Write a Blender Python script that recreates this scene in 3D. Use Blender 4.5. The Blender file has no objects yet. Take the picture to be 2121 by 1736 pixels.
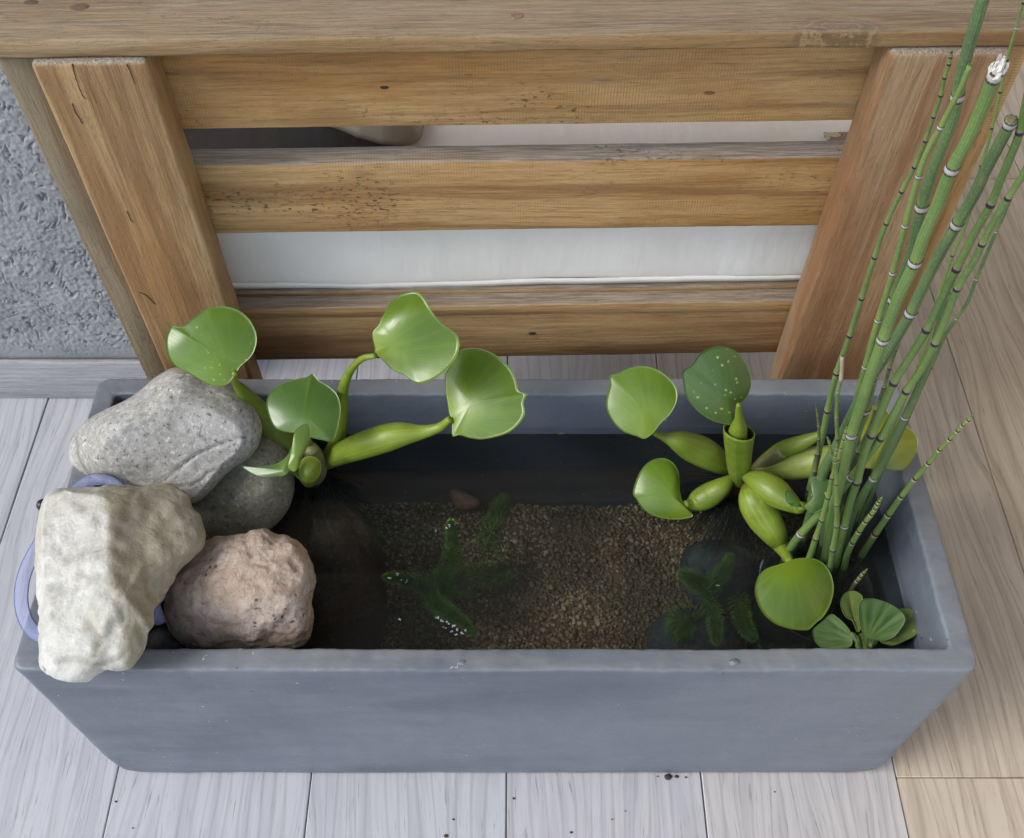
import bpy, bmesh, math, random
import numpy as np
from math import sin, cos, tan, pi, radians, atan2, sqrt, exp
from mathutils import Vector, Matrix, noise
random.seed(7)
sc = bpy.context.scene
col = sc.collection

# ------------------------------------------------------------------ camera, world, sun
CAM_H = 1.356
TH = radians(54.0)
FPX = 2111.0; CX = 1060.5; CY = 868.0
cam_d = bpy.data.cameras.new('camera'); cam = bpy.data.objects.new('camera', cam_d); col.objects.link(cam)
cam_d.sensor_fit = 'HORIZONTAL'; cam_d.sensor_width = 36.0; cam_d.lens = 36.0 * FPX / 2121.0
cam.location = (0, 0, CAM_H); cam.rotation_euler = (radians(90 - 54.0), 0, 0)
cam_d.clip_start = 0.02; cam_d.clip_end = 200
sc.camera = cam

SUN_EL = radians(42); SUN_AZ = radians(-108)      # direction the light comes FROM (x=sin, y=cos): front left
world = bpy.data.worlds.new('World'); sc.world = world; world.use_nodes = True
wn = world.node_tree; wn.nodes.clear()
wo = wn.nodes.new('ShaderNodeOutputWorld'); bg = wn.nodes.new('ShaderNodeBackground')
sky = wn.nodes.new('ShaderNodeTexSky'); sky.sky_type = 'NISHITA'; sky.sun_disc = False
sky.sun_elevation = SUN_EL; sky.sun_rotation = SUN_AZ
sky.dust_density = 1.0; sky.air_density = 1.0
hs = wn.nodes.new('ShaderNodeHueSaturation'); hs.inputs['Saturation'].default_value = 0.62
wn.links.new(sky.outputs[0], hs.inputs['Color']); wn.links.new(hs.outputs[0], bg.inputs['Color'])
bg.inputs['Strength'].default_value = 0.15
wn.links.new(bg.outputs[0], wo.inputs[0])
sd = bpy.data.lights.new('sun', 'SUN'); so = bpy.data.objects.new('sun', sd); col.objects.link(so)
sd.energy = 1.25; sd.angle = radians(26); sd.color = (1.0, 0.975, 0.94)
dirv = Vector((sin(SUN_AZ) * cos(SUN_EL), cos(SUN_AZ) * cos(SUN_EL), sin(SUN_EL)))
so.rotation_euler = dirv.to_track_quat('Z', 'Y').to_euler(); so.location = dirv * 5
sc.view_settings.view_transform = 'Standard'; sc.view_settings.look = 'None'
sc.view_settings.exposure = 0.88; sc.view_settings.gamma = 1.0
sc.view_settings.use_curve_mapping = False
sc.render.engine = 'CYCLES'
sc.cycles.use_denoising = True
sc.cycles.max_bounces = 8; sc.cycles.transparent_max_bounces = 12
sc.cycles.caustics_reflective = False; sc.cycles.caustics_refractive = False
sc.cycles.sample_clamp_indirect = 4.0

# ------------------------------------------------------------------ helpers
def ray(u, v):
    a = (u - CX) / FPX; b = (CY - v) / FPX
    return Vector((a, cos(TH) + b * sin(TH), -sin(TH) + b * cos(TH)))
O = Vector((0, 0, CAM_H))
def at_z(u, v, z): d = ray(u, v); return O + d * ((z - CAM_H) / d.z)
def at_y(u, v, y): d = ray(u, v); return O + d * (y / d.y)
def at_t(u, v, t): return O + ray(u, v) * t

def tag(o, label=None, cat=None, group=None, kind=None):
    if label: o['label'] = label
    if cat: o['category'] = cat
    if group: o['group'] = group
    if kind: o['kind'] = kind
    return o
def empty(name, loc=(0, 0, 0), parent=None, rz=0):
    o = bpy.data.objects.new(name, None); col.objects.link(o); o.location = loc; o.rotation_euler.z = rz
    o.empty_display_size = 0.05
    if parent: o.parent = parent
    return o
def mobj(name, verts, faces, mat, parent=None, smooth=True, loc=None, uv=None):
    me = bpy.data.meshes.new(name); me.from_pydata([tuple(v) for v in verts], [], faces)
    if uv is not None:
        l = me.uv_layers.new(name='UVMap')
        vi = np.empty(len(me.loops), dtype=np.int32); me.loops.foreach_get('vertex_index', vi)
        l.data.foreach_set('uv', np.array(uv, dtype=np.float32)[vi].ravel())
    me.update()
    if smooth: me.shade_smooth()
    if mat: me.materials.append(mat)
    o = bpy.data.objects.new(name, me); col.objects.link(o)
    if parent: o.parent = parent
    if loc is not None: o.location = loc
    return o
def bobj(name, bm, mat, parent=None, smooth=False, loc=None):
    me = bpy.data.meshes.new(name); bm.to_mesh(me); bm.free()
    if smooth: me.shade_smooth()
    if mat: me.materials.append(mat)
    o = bpy.data.objects.new(name, me); col.objects.link(o)
    if parent: o.parent = parent
    if loc is not None: o.location = loc
    return o
def fbm(p, s, o=3): return noise.fractal(Vector(p) * s, 0.9, 2.0, o)

def board(name, lo, hi, mat, parent, bev=0.003, seg=2, cuts=(1, 1, 1), jit=0.0004, seed=0.0, smooth=True):
    """a sawn board between two corners: origin at its centre, edges rounded and a little uneven"""
    c = [(a + b) / 2 for a, b in zip(lo, hi)]; s = [(b - a) / 2 for a, b in zip(lo, hi)]
    bm = bmesh.new(); bmesh.ops.create_cube(bm, size=2)
    for v in bm.verts: v.co = Vector((v.co.x * s[0], v.co.y * s[1], v.co.z * s[2]))
    if bev > 0: bmesh.ops.bevel(bm, geom=bm.edges[:], offset=bev, segments=seg, affect='EDGES', profile=0.5)
    for ax in range(3):
        n = cuts[ax]
        for k in range(1, n):
            co = Vector((0, 0, 0)); co[ax] = -s[ax] + 2 * s[ax] * k / n
            no = Vector((0, 0, 0)); no[ax] = 1
            bmesh.ops.bisect_plane(bm, geom=bm.verts[:] + bm.edges[:] + bm.faces[:], plane_co=co, plane_no=no)
    if jit:
        for v in bm.verts:
            p = Vector(v.co) + Vector((seed, seed * 2, 0))
            v.co += Vector((noise.noise(p * 14), noise.noise(p * 14 + Vector((9, 0, 0))), noise.noise(p * 14 + Vector((0, 9, 0))))) * jit
            v.co += Vector((0, noise.noise(p * 60), noise.noise(p * 60 + Vector((5, 5, 0))))) * jit * 0.5
    o = bobj(name, bm, mat, parent, smooth=False, loc=c)
    if smooth:
        o.data.shade_smooth(); 
        try: o.data.set_sharp_from_angle(angle=radians(40))
        except Exception: pass
    return o

def catmull(pts, n=8, closed=False):
    """pts: list of tuples of any length"""
    P = [np.array(p, dtype=float) for p in pts]; out = []
    N = len(P); rng = range(N) if closed else range(N - 1)
    for i in rng:
        p0 = P[(i - 1) % N] if closed or i > 0 else 2 * P[0] - P[1]
        p1 = P[i]; p2 = P[(i + 1) % N]
        p3 = P[(i + 2) % N] if closed or i + 2 < N else 2 * P[-1] - P[-2]
        for k in range(n):
            t = k / n
            out.append(0.5 * ((2 * p1) + (-p0 + p2) * t + (2 * p0 - 5 * p1 + 4 * p2 - p3) * t * t + (-p0 + 3 * p1 - 3 * p2 + p3) * t ** 3))
    if not closed: out.append(P[-1])
    return out

def tube(name, path, radii, mat, parent=None, sides=14, cap=True, flat=1.0, thick=None, closed=False):
    """tube along 3D path with radii; uv = (angle, length)"""
    P = [Vector(p) for p in path]; n = len(P)
    verts = []; uv = []; faces = []
    L = 0
    up = Vector((0, -0.59, 0.81)); prev = None
    for i, p in enumerate(P):
        d = (P[(i + 1) % n] - P[i - 1]) if closed else (P[min(i + 1, n - 1)] - P[max(i - 1, 0)])
        d.normalize()
        x = up.cross(d) if prev is None else prev - d * prev.dot(d)
        if x.length < 1e-6: x = Vector((1, 0, 0))
        x.normalize(); prev = x.copy(); y = d.cross(x)
        if i: L += (p - P[i - 1]).length
        for k in range(sides):
            a = 2 * pi * k / sides
            verts.append(p + (x * cos(a) + y * sin(a) * flat) * radii[i]); uv.append((k / sides, L * 20))
    for i in range(n if closed else n - 1):
        for k in range(sides):
            a = i * sides + k; b = i * sides + (k + 1) % sides
            j = (i + 1) % n
            faces.append((a, b, j * sides + (k + 1) % sides, j * sides + k))
    if cap and not closed:
        faces.append(tuple(range(sides))[::-1]); faces.append(tuple((n - 1) * sides + k for k in range(sides)))
    o = mobj(name, verts, faces, mat, parent, uv=uv)
    return o

# ---------- node helpers
class NT:
    def __init__(s, mat):
        s.t = mat.node_tree; s.t.nodes.clear(); s.out = s.n('ShaderNodeOutputMaterial')
    def n(s, typ, **kw):
        nd = s.t.nodes.new(typ)
        for k, v in kw.items(): setattr(nd, k, v)
        return nd
    def l(s, a, b): s.t.links.new(a, b)
    def put(s, sock, v):
        if v is None: return
        if hasattr(v, 'is_linked') or isinstance(v, bpy.types.NodeSocket): s.l(v, sock)
        else:
            if isinstance(v, (tuple, list)) and sock.type == 'RGBA' and len(v) == 3: v = (*v, 1)
            sock.default_value = v
    def obj(s): return s.n('ShaderNodeTexCoord').outputs['Object']
    def uv(s): return s.n('ShaderNodeTexCoord').outputs['UV']
    def rnd(s): return s.n('ShaderNodeObjectInfo').outputs['Random']
    def map(s, v, scale=(1, 1, 1), loc=(0, 0, 0), rot=(0, 0, 0)):
        m = s.n('ShaderNodeMapping'); s.l(v, m.inputs[0]); s.put(m.inputs['Scale'], scale); s.put(m.inputs['Location'], loc); s.put(m.inputs['Rotation'], rot)
        return m.outputs[0]
    def noise(s, v, scale=5, detail=4, rough=0.55, dist=0.0):
        m = s.n('ShaderNodeTexNoise'); s.l(v, m.inputs['Vector']); m.inputs['Scale'].default_value = scale; m.inputs['Detail'].default_value = detail
        m.inputs['Roughness'].default_value = rough; m.inputs['Distortion'].default_value = dist; return m.outputs[0]
    def voro(s, v, scale=5, feat='F1', out='Distance', rand=1.0):
        m = s.n('ShaderNodeTexVoronoi', feature=feat); s.l(v, m.inputs['Vector']); m.inputs['Scale'].default_value = scale
        m.inputs['Randomness'].default_value = rand; return m.outputs[out]
    def wave(s, v, scale=5, dist=2, detail=2, dscale=1, direc='X', prof='SIN'):
        m = s.n('ShaderNodeTexWave', bands_direction=direc, wave_profile=prof); s.l(v, m.inputs['Vector']); m.inputs['Scale'].default_value = scale
        m.inputs['Distortion'].default_value = dist; m.inputs['Detail'].default_value = detail; m.inputs['Detail Scale'].default_value = dscale
        return m.outputs['Fac']
    def ramp(s, f, stops):
        m = s.n('ShaderNodeValToRGB'); s.l(f, m.inputs[0]); e = m.color_ramp.elements
        while len(e) < len(stops): e.new(0.5)
        for i, (p, c) in enumerate(stops):
            e[i].position = p; e[i].color = (*c, 1) if len(c) == 3 else c
        return m.outputs[0]
    def rg(s, f, lo, hi, a=0.0, b=1.0):
        m = s.n('ShaderNodeMapRange'); s.put(m.inputs[0], f); m.inputs[1].default_value = lo; m.inputs[2].default_value = hi
        m.inputs[3].default_value = a; m.inputs[4].default_value = b; m.interpolation_type = 'SMOOTHSTEP'; return m.outputs[0]
    def mix(s, f, a, b, mode='MIX'):
        m = s.n('ShaderNodeMix', data_type='RGBA', blend_type=mode); s.put(m.inputs[0], f); s.put(m.inputs[6], a); s.put(m.inputs[7], b); return m.outputs[2]
    def math(s, op, a, b=None, c=None, clamp=False):
        m = s.n('ShaderNodeMath', operation=op); m.use_clamp = clamp; s.put(m.inputs[0], a)
        if b is not None: s.put(m.inputs[1], b)
        if c is not None: s.put(m.inputs[2], c)
        return m.outputs[0]
    def vadd(s, a, b):
        m = s.n('ShaderNodeVectorMath', operation='ADD'); s.put(m.inputs[0], a); s.put(m.inputs[1], b); return m.outputs[0]
    def vscale(s, a, f):
        m = s.n('ShaderNodeVectorMath', operation='SCALE'); s.put(m.inputs[0], a); s.put(m.inputs[3], f); return m.outputs[0]
    def sep(s, v):
        m = s.n('ShaderNodeSeparateXYZ'); s.l(v, m.inputs[0]); return m.outputs
    def comb(s, x, y, z):
        m = s.n('ShaderNodeCombineXYZ'); s.put(m.inputs[0], x); s.put(m.inputs[1], y); s.put(m.inputs[2], z); return m.outputs[0]
    def bump(s, h, dist=0.001, strength=1.0, prev=None):
        m = s.n('ShaderNodeBump'); s.l(h, m.inputs['Height']); m.inputs['Distance'].default_value = dist; m.inputs['Strength'].default_value = strength
        if prev is not None: s.l(prev, m.inputs['Normal'])
        return m.outputs[0]
    def bsdf(s, colr, rough=0.6, normal=None, spec=0.5, **kw):
        m = s.n('ShaderNodeBsdfPrincipled'); s.put(m.inputs['Base Color'], colr); s.put(m.inputs['Roughness'], rough)
        m.inputs['Specular IOR Level'].default_value = spec
        if normal is not None: s.l(normal, m.inputs['Normal'])
        for k, v in kw.items(): s.put(m.inputs[k.replace('_', ' ')], v)
        s.l(m.outputs[0], s.out.inputs[0]); return m
def material(name):
    m = bpy.data.materials.new(name); m.use_nodes = True; return m, NT(m)
def simple(name, c, rough=0.6, spec=0.5, ns=30, amt=0.25, bd=0.0005):
    m, t = material(name); o = t.obj(); f = t.noise(o, ns, 5)
    cc = t.mix(t.rg(f, 0.3, 0.7), tuple(x * (1 - amt) for x in c), tuple(min(1, x * (1 + amt)) for x in c))
    t.bsdf(cc, rough, t.bump(f, bd), spec); return m

# ------------------------------------------------------------------ materials
def wood_mat(name, axis, seed=0.0, honey=(0.43, 0.225, 0.075), pale=(0.52, 0.34, 0.155), dark=(0.18, 0.085, 0.032),
             grey=(0.30, 0.265, 0.215), wear=0.35, mold=0.5, topgrey=1.0, hatch=0.5, scar=None):
    m, t = material(name)
    o = t.vadd(t.obj(), (seed * 1.7, seed * 0.9, seed * 2.3))
    nrm = t.sep(t.n('ShaderNodeNewGeometry').outputs['Normal'])
    def sc3(l, w): s = [w, w, w]; s[axis] = l; return tuple(s)
    # slow sideways warp of the grain
    warp = t.noise(t.map(o, sc3(2.5, 9)), 1.0, 2, 0.5)
    ow = t.vadd(o, t.vscale(t.comb(warp, warp, warp), 0.02))
    fig = t.noise(t.map(ow, sc3(1.2, 26)), 1.0, 5, 0.6, 0.4)
    fine = t.noise(t.map(ow, sc3(9, 250)), 1.0, 5, 0.7)
    fine2 = t.noise(t.map(ow, sc3(26, 520)), 1.0, 3, 0.65)
    patch = t.noise(t.map(o, sc3(2.2, 7)), 1.0, 3, 0.55)
    c = t.mix(t.rg(patch, 0.38, 0.62), honey, pale)
    c = t.mix(t.math('MULTIPLY', t.rg(fig, 0.50, 0.62), 0.62), c, dark)
    c = t.mix(t.math('MULTIPLY', t.rg(fig, 0.47, 0.36), 0.45), c, pale)
    c = t.mix(t.rg(fine, 0.36, 0.60, 0.42, 0.0), c, tuple(x * 0.5 for x in honey))
    c = t.mix(t.rg(fine, 0.58, 0.74, 0.0, 0.35), c, tuple(min(1, x * 1.25) for x in pale))
    c = t.mix(t.rg(fine2, 0.54, 0.72, 0.0, 0.42), c, (0.10, 0.055, 0.028))
    blot = t.noise(t.map(o, sc3(7, 16), loc=(1, 8, 3)), 1.0, 4, 0.65)
    c = t.mix(t.rg(blot, 0.52, 0.72, 0.0, 0.5), c, tuple(x * 0.55 for x in honey))
    if scar:
        sx_, sy_, ex_, ey_ = scar; pp = t.map(t.obj(), (1 / ex_, 1 / ey_, 0), loc=(-sx_ / ex_, -sy_ / ey_, 0)); ln = t.n('ShaderNodeVectorMath', operation='LENGTH'); t.l(pp, ln.inputs[0])
        dd = t.math('ADD', ln.outputs['Value'], t.math('MULTIPLY', t.math('SUBTRACT', t.noise(o, 45, 5, 0.7), 0.5), 1.1)); sw = t.wave(t.comb(dd, 0.0, 0.0), 1.1, 4, 4, 2, 'X')
        scm = t.rg(dd, 1.0, 0.45)
        c = t.mix(t.math('MULTIPLY', scm, t.rg(sw, 0.3, 0.75, 0.05, 0.5)), c, (0.09, 0.062, 0.045)); c = t.mix(t.math('MULTIPLY', scm, t.rg(sw, 0.3, 0.12, 0, 0.3)), c, (0.42, 0.33, 0.24))
    # weathered grey: on upward faces and in loose streaks
    wn_ = t.noise(t.map(o, sc3(5, 60), loc=(3, 1, 2)), 1.0, 5, 0.65)
    up = t.math('MULTIPLY', t.rg(nrm[2], 0.25, 0.85), topgrey)
    w = t.math('ADD', t.math('MULTIPLY', up, t.rg(wn_, 0.2, 0.75, 0.55, 1.0)), t.rg(wn_, 0.58, 0.76, 0.0, wear), clamp=True)
    gcol = t.mix(t.rg(t.noise(t.map(o, sc3(20, 500)), 1.0, 4, 0.7), 0.35, 0.65), tuple(x * 0.55 for x in grey), tuple(min(1, x * 1.35) for x in grey))
    c = t.mix(w, c, gcol)
    # black mould specks in clusters
    clus = t.rg(t.noise(t.map(o, sc3(6, 14), loc=(7, 2, 5)), 1.0, 3, 0.6), 0.52, 0.68)
    spk = t.rg(t.noise(t.map(o, sc3(110, 230)), 1.0, 4, 0.7), 0.54, 0.64)
    c = t.mix(t.math('MULTIPLY', t.math('MULTIPLY', clus, spk), mold), c, (0.045, 0.038, 0.028))
    # fine saw hatch
    hx = t.wave(t.map(o, sc3(1, 0.12)), 98, 2.6, 3, 14, 'XYZ'[axis]); hz = t.noise(t.map(o, (500, 500, 500)), 1.0, 2)
    hm = t.math('MULTIPLY', t.rg(t.noise(o, 6, 2), 0.42, 0.6), hatch)
    c = t.mix(t.math('MULTIPLY', t.math('MULTIPLY', t.rg(hx, 0.5, 0.95), t.rg(fine, 0.35, 0.65)), hm), c, tuple(x * 0.45 for x in honey))
    h = t.math('ADD', t.math('MULTIPLY', fine, 0.6), t.math('MULTIPLY', fine2, 0.4))
    h = t.math('ADD', h, t.math('MULTIPLY', spk, -0.2))
    b = t.bump(h, 0.0016, 0.8); b = t.bump(t.noise(t.map(o, sc3(3, 22)), 1.0, 3), 0.003, 0.3, b)
    t.bsdf(c, t.rg(fine, 0.3, 0.7, 0.55, 0.8), b, 0.28)
    return m

def plank_mat():
    m, t = material('printed_oak_floor')
    r = t.rnd(); o = t.vadd(t.obj(), t.comb(t.math('MULTIPLY', r, 37.0), t.math('MULTIPLY', r, 91.0), 0.0))
    attr = t.n('ShaderNodeAttribute'); attr.attribute_type = 'OBJECT'; attr.attribute_name = 'warm_bounce'
    # large print figure
    w = t.noise(t.map(o, (7, 1.6, 1)), 1.0, 2, 0.5)
    ow = t.vadd(o, t.comb(t.math('MULTIPLY', w, 0.10), 0.0, 0.0))
    fig = t.noise(t.map(ow, (60, 3.0, 1)), 1.0, 5, 0.62, 0.5)
    fine = t.noise(t.map(ow, (230, 11, 1)), 1.0, 6, 0.72)
    pore = t.noise(t.map(ow, (340, 15, 1), loc=(4, 4, 0)), 1.0, 5, 0.7)
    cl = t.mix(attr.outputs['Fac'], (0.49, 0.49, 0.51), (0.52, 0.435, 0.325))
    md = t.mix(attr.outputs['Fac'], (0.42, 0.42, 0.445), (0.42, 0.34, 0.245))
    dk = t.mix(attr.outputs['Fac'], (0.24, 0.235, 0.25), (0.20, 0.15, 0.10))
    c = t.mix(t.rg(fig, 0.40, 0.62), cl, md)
    c = t.mix(t.rg(fine, 0.50, 0.68, 0.0, 0.75), c, md)
    c = t.mix(t.rg(pore, 0.56, 0.70, 0.0, 0.75), c, dk)
    wn2 = t.wave(t.map(ow, (14, 1.0, 1)), 1.3, 9, 3, 0.9, 'X')
    c = t.mix(t.rg(wn2, 0.82, 0.98, 0.0, 0.28), c, dk)
    h = t.math('SUBTRACT', t.math('MULTIPLY', fine, -0.6), t.rg(pore, 0.56, 0.7))
    t.bsdf(c, 0.48, t.bump(h, 0.0006, 0.45), 0.4)
    return m

def paint_mat():
    m, t = material('blue_grey_painted_cement')
    o = t.obj()
    big = t.noise(t.map(o, (1.6, 3, 5)), 1.0, 4, 0.6); br = t.noise(t.map(o, (6, 25, 60)), 1.0, 4, 0.6)
    mott = t.noise(o, 14, 5, 0.6)
    c = t.mix(t.rg(big, 0.38, 0.62), (0.090, 0.108, 0.138), (0.150, 0.172, 0.205))
    c = t.mix(t.rg(mott, 0.45, 0.75, 0, 0.4), c, (0.16, 0.178, 0.208))
    c = t.mix(t.rg(br, 0.52, 0.75, 0.0, 0.35), c, (0.19, 0.21, 0.24))
    c = t.mix(t.rg(t.noise(t.vadd(o, (9, 2, 1)), 28, 5, 0.7), 0.60, 0.75, 0, 0.3), c, (0.23, 0.23, 0.22))
    zw = t.math('ADD', t.sep(o)[2], t.math('MULTIPLY', t.math('SUBTRACT', t.noise(t.map(o, (10, 10, 3)), 1.0, 3), 0.5), 0.006))
    inner = t.rg(t.math('ABSOLUTE', t.math('SUBTRACT', t.sep(o)[1], 0.60175)), 0.177, 0.172)
    ix = t.rg(t.math('ABSOLUTE', t.math('ADD', t.sep(o)[0], 0.01725)), 0.487, 0.482)
    c = t.mix(t.math('MULTIPLY', t.math('MULTIPLY', t.rg(zw, 0.2800, 0.2775), 0.22), t.math('MULTIPLY', inner, ix)), c, (0.035, 0.048, 0.065))
    nz = t.sep(t.n('ShaderNodeNewGeometry').outputs['Normal'])[2]
    c = t.mix(t.math('MULTIPLY', t.rg(nz, 0.5, 0.95), t.rg(t.noise(t.map(o, (9, 30, 30)), 1.0, 5, 0.7), 0.3, 0.7, 0.1, 0.65)), c, (0.225, 0.228, 0.225))
    # lime scuffs and chips
    ch = t.math('MULTIPLY', t.rg(t.noise(o, 130, 2, 0.5), 0.71, 0.73), t.rg(t.noise(o, 9, 3), 0.45, 0.6))
    c = t.mix(t.math('MULTIPLY', ch, 0.7), c, (0.55, 0.56, 0.58))
    dk = t.math('MULTIPLY', t.rg(t.noise(t.vadd(o, (3, 3, 3)), 120, 2, 0.5), 0.715, 0.73), t.rg(t.noise(o, 7, 3), 0.5, 0.6))
    c = t.mix(t.math('MULTIPLY', dk, 0.8), c, (0.03, 0.03, 0.035))
    b = t.bump(t.noise(o, 9, 5, 0.55), 0.006, 0.45); b = t.bump(t.noise(t.map(o, (30, 90, 120)), 1.0, 4, 0.6), 0.0011, 0.5, b)
    b = t.bump(t.noise(o, 260, 3, 0.6), 0.0005, 0.35, b); b = t.bump(ch, 0.0008, 0.6, b)
    t.bsdf(c, t.rg(mott, 0.3, 0.7, 0.36, 0.52), b, 0.5)
    return m

def stucco_mat():
    m, t = material('grey_combed_stucco'); o = t.obj()
    n1 = t.noise(o, 90, 5, 0.65, 0.6); n2 = t.noise(o, 12, 3)
    c = t.mix(t.rg(n2, 0.3, 0.7), (0.265, 0.275, 0.285), (0.32, 0.325, 0.33))
    pa_ = t.n('ShaderNodeAttribute'); pa_.attribute_name = 'pit'
    c = t.mix(t.rg(n1, 0.60, 0.72, 0, 0.4), c, (0.13, 0.135, 0.15)); c = t.mix(t.rg(pa_.outputs['Fac'], 0.2, 0.8, 0, 0.45), c, (0.09, 0.085, 0.095))
    t.bsdf(c, 0.6, t.bump(n1, 0.0015, 0.5, t.bump(t.noise(o, 400, 3), 0.0006, 0.5)), 0.35)
    return m

def granite_mat(name, c1, c2, spk=(0.07, 0.065, 0.055), vein=True, seed=0):
    m, t = material(name); o = t.vadd(t.obj(), (seed, seed * 2, 0))
    n = t.noise(o, 16, 5, 0.6); g = t.noise(o, 190, 4, 0.7)
    c = t.mix(t.rg(n, 0.35, 0.65), c1, c2)
    c = t.mix(t.rg(g, 0.40, 0.62, 0.4, 0.0), c, tuple(x * 0.42 for x in c1))
    c = t.mix(t.rg(t.noise(t.vadd(o, (5, 1, 2)), 150, 4, 0.75), 0.55, 0.68, 0, 0.75), c, tuple(min(1, x * 1.5) for x in c2))
    c = t.mix(t.rg(t.noise(t.vadd(o, (1, 7, 2)), 150, 5, 0.75), 0.58, 0.64, 0, 0.85), c, spk)
    b = t.bump(g, 0.0014, 0.7); b = t.bump(t.noise(o, 45, 5), 0.002, 0.5, b)
    if vein:
        v = t.voro(t.vadd(o, t.vscale(t.comb(t.noise(o, 9, 4), t.noise(t.vadd(o, (4, 4, 4)), 9, 4), 0.0), 0.12)), 5.2, 'DISTANCE_TO_EDGE')
        vv = t.math('MULTIPLY', t.rg(v, 0.0, 0.012, 1, 0), t.rg(t.noise(t.vadd(o, (2, 2, 9)), 8, 2), 0.50, 0.62))
        c = t.mix(t.math('MULTIPLY', vv, 0.7), c, (0.13, 0.11, 0.08)); b = t.bump(vv, -0.0015, 0.8, b)
    ca = t.n('ShaderNodeAttribute'); ca.attribute_name = 'crack'
    c = t.mix(t.rg(ca.outputs['Fac'], 0.35, 1.0, 0, 0.85), c, (0.10, 0.085, 0.06))
    t.bsdf(c, 0.62, b, 0.35); return m
def quartz_mat():
    m, t = material('milky_quartzite'); o = t.obj()
    n = t.noise(o, 11, 5, 0.6); g = t.noise(o, 115, 6, 0.75); st = t.noise(t.map(o, (28, 10, 10)), 1.0, 5, 0.65)
    c = t.mix(t.rg(n, 0.35, 0.65), (0.58, 0.57, 0.53), (0.47, 0.455, 0.39))
    c = t.mix(t.rg(st, 0.54, 0.74, 0, 0.55), c, (0.36, 0.32, 0.22))
    c = t.mix(t.rg(g, 0.38, 0.6, 0.28, 0), c, (0.28, 0.26, 0.2))
    c = t.mix(t.rg(g, 0.6, 0.72, 0, 0.4), c, (0.85, 0.85, 0.82))
    sa = t.n('ShaderNodeAttribute'); sa.attribute_name = 'stain'; ck = t.n('ShaderNodeAttribute'); ck.attribute_name = 'crack'
    c = t.mix(t.math('MULTIPLY', sa.outputs['Fac'], t.rg(st, 0.25, 0.6, 0.45, 0.95)), c, (0.30, 0.27, 0.195))
    c = t.mix(t.math('MULTIPLY', ck.outputs['Fac'], 0.6), c, (0.25, 0.22, 0.15))
    b = t.bump(g, 0.0012, 0.8); b = t.bump(t.noise(o, 38, 5, 0.6), 0.005, 0.7, b)
    t.bsdf(c, 0.5, b, 0.45, Subsurface_Weight=0.08, Subsurface_Radius=(0.01, 0.009, 0.006)); return m
def tufa_mat():
    m, t = material('pinkish_porous_stone'); o = t.obj()
    n = t.noise(o, 14, 5, 0.6); g = t.noise(o, 85, 7, 0.8, 0.5)
    pit = t.math('MULTIPLY', t.rg(t.voro(t.map(o, (1, 1, 1.6)), 95), 0.0, 0.30, 1, 0), t.rg(t.noise(o, 24, 3), 0.52, 0.62))
    c = t.mix(t.rg(n, 0.35, 0.65), (0.66, 0.50, 0.38), (0.74, 0.61, 0.51))
    c = t.mix(t.rg(g, 0.36, 0.54, 0.6, 0), c, (0.34, 0.225, 0.16))
    c = t.mix(t.rg(t.noise(t.vadd(o, (3, 1, 0)), 19, 4, 0.6), 0.55, 0.72, 0, 0.55), c, (0.36, 0.21, 0.14))
    c = t.mix(pit, c, (0.10, 0.06, 0.04))
    b = t.bump(g, 0.006, 1.0); b = t.bump(t.noise(t.map(o, (150, 80, 80)), 1.0, 5, 0.75), 0.003, 0.9, b); b = t.bump(pit, -0.004, 0.8, b)
    t.bsdf(c, 0.8, b, 0.25); return m

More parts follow.
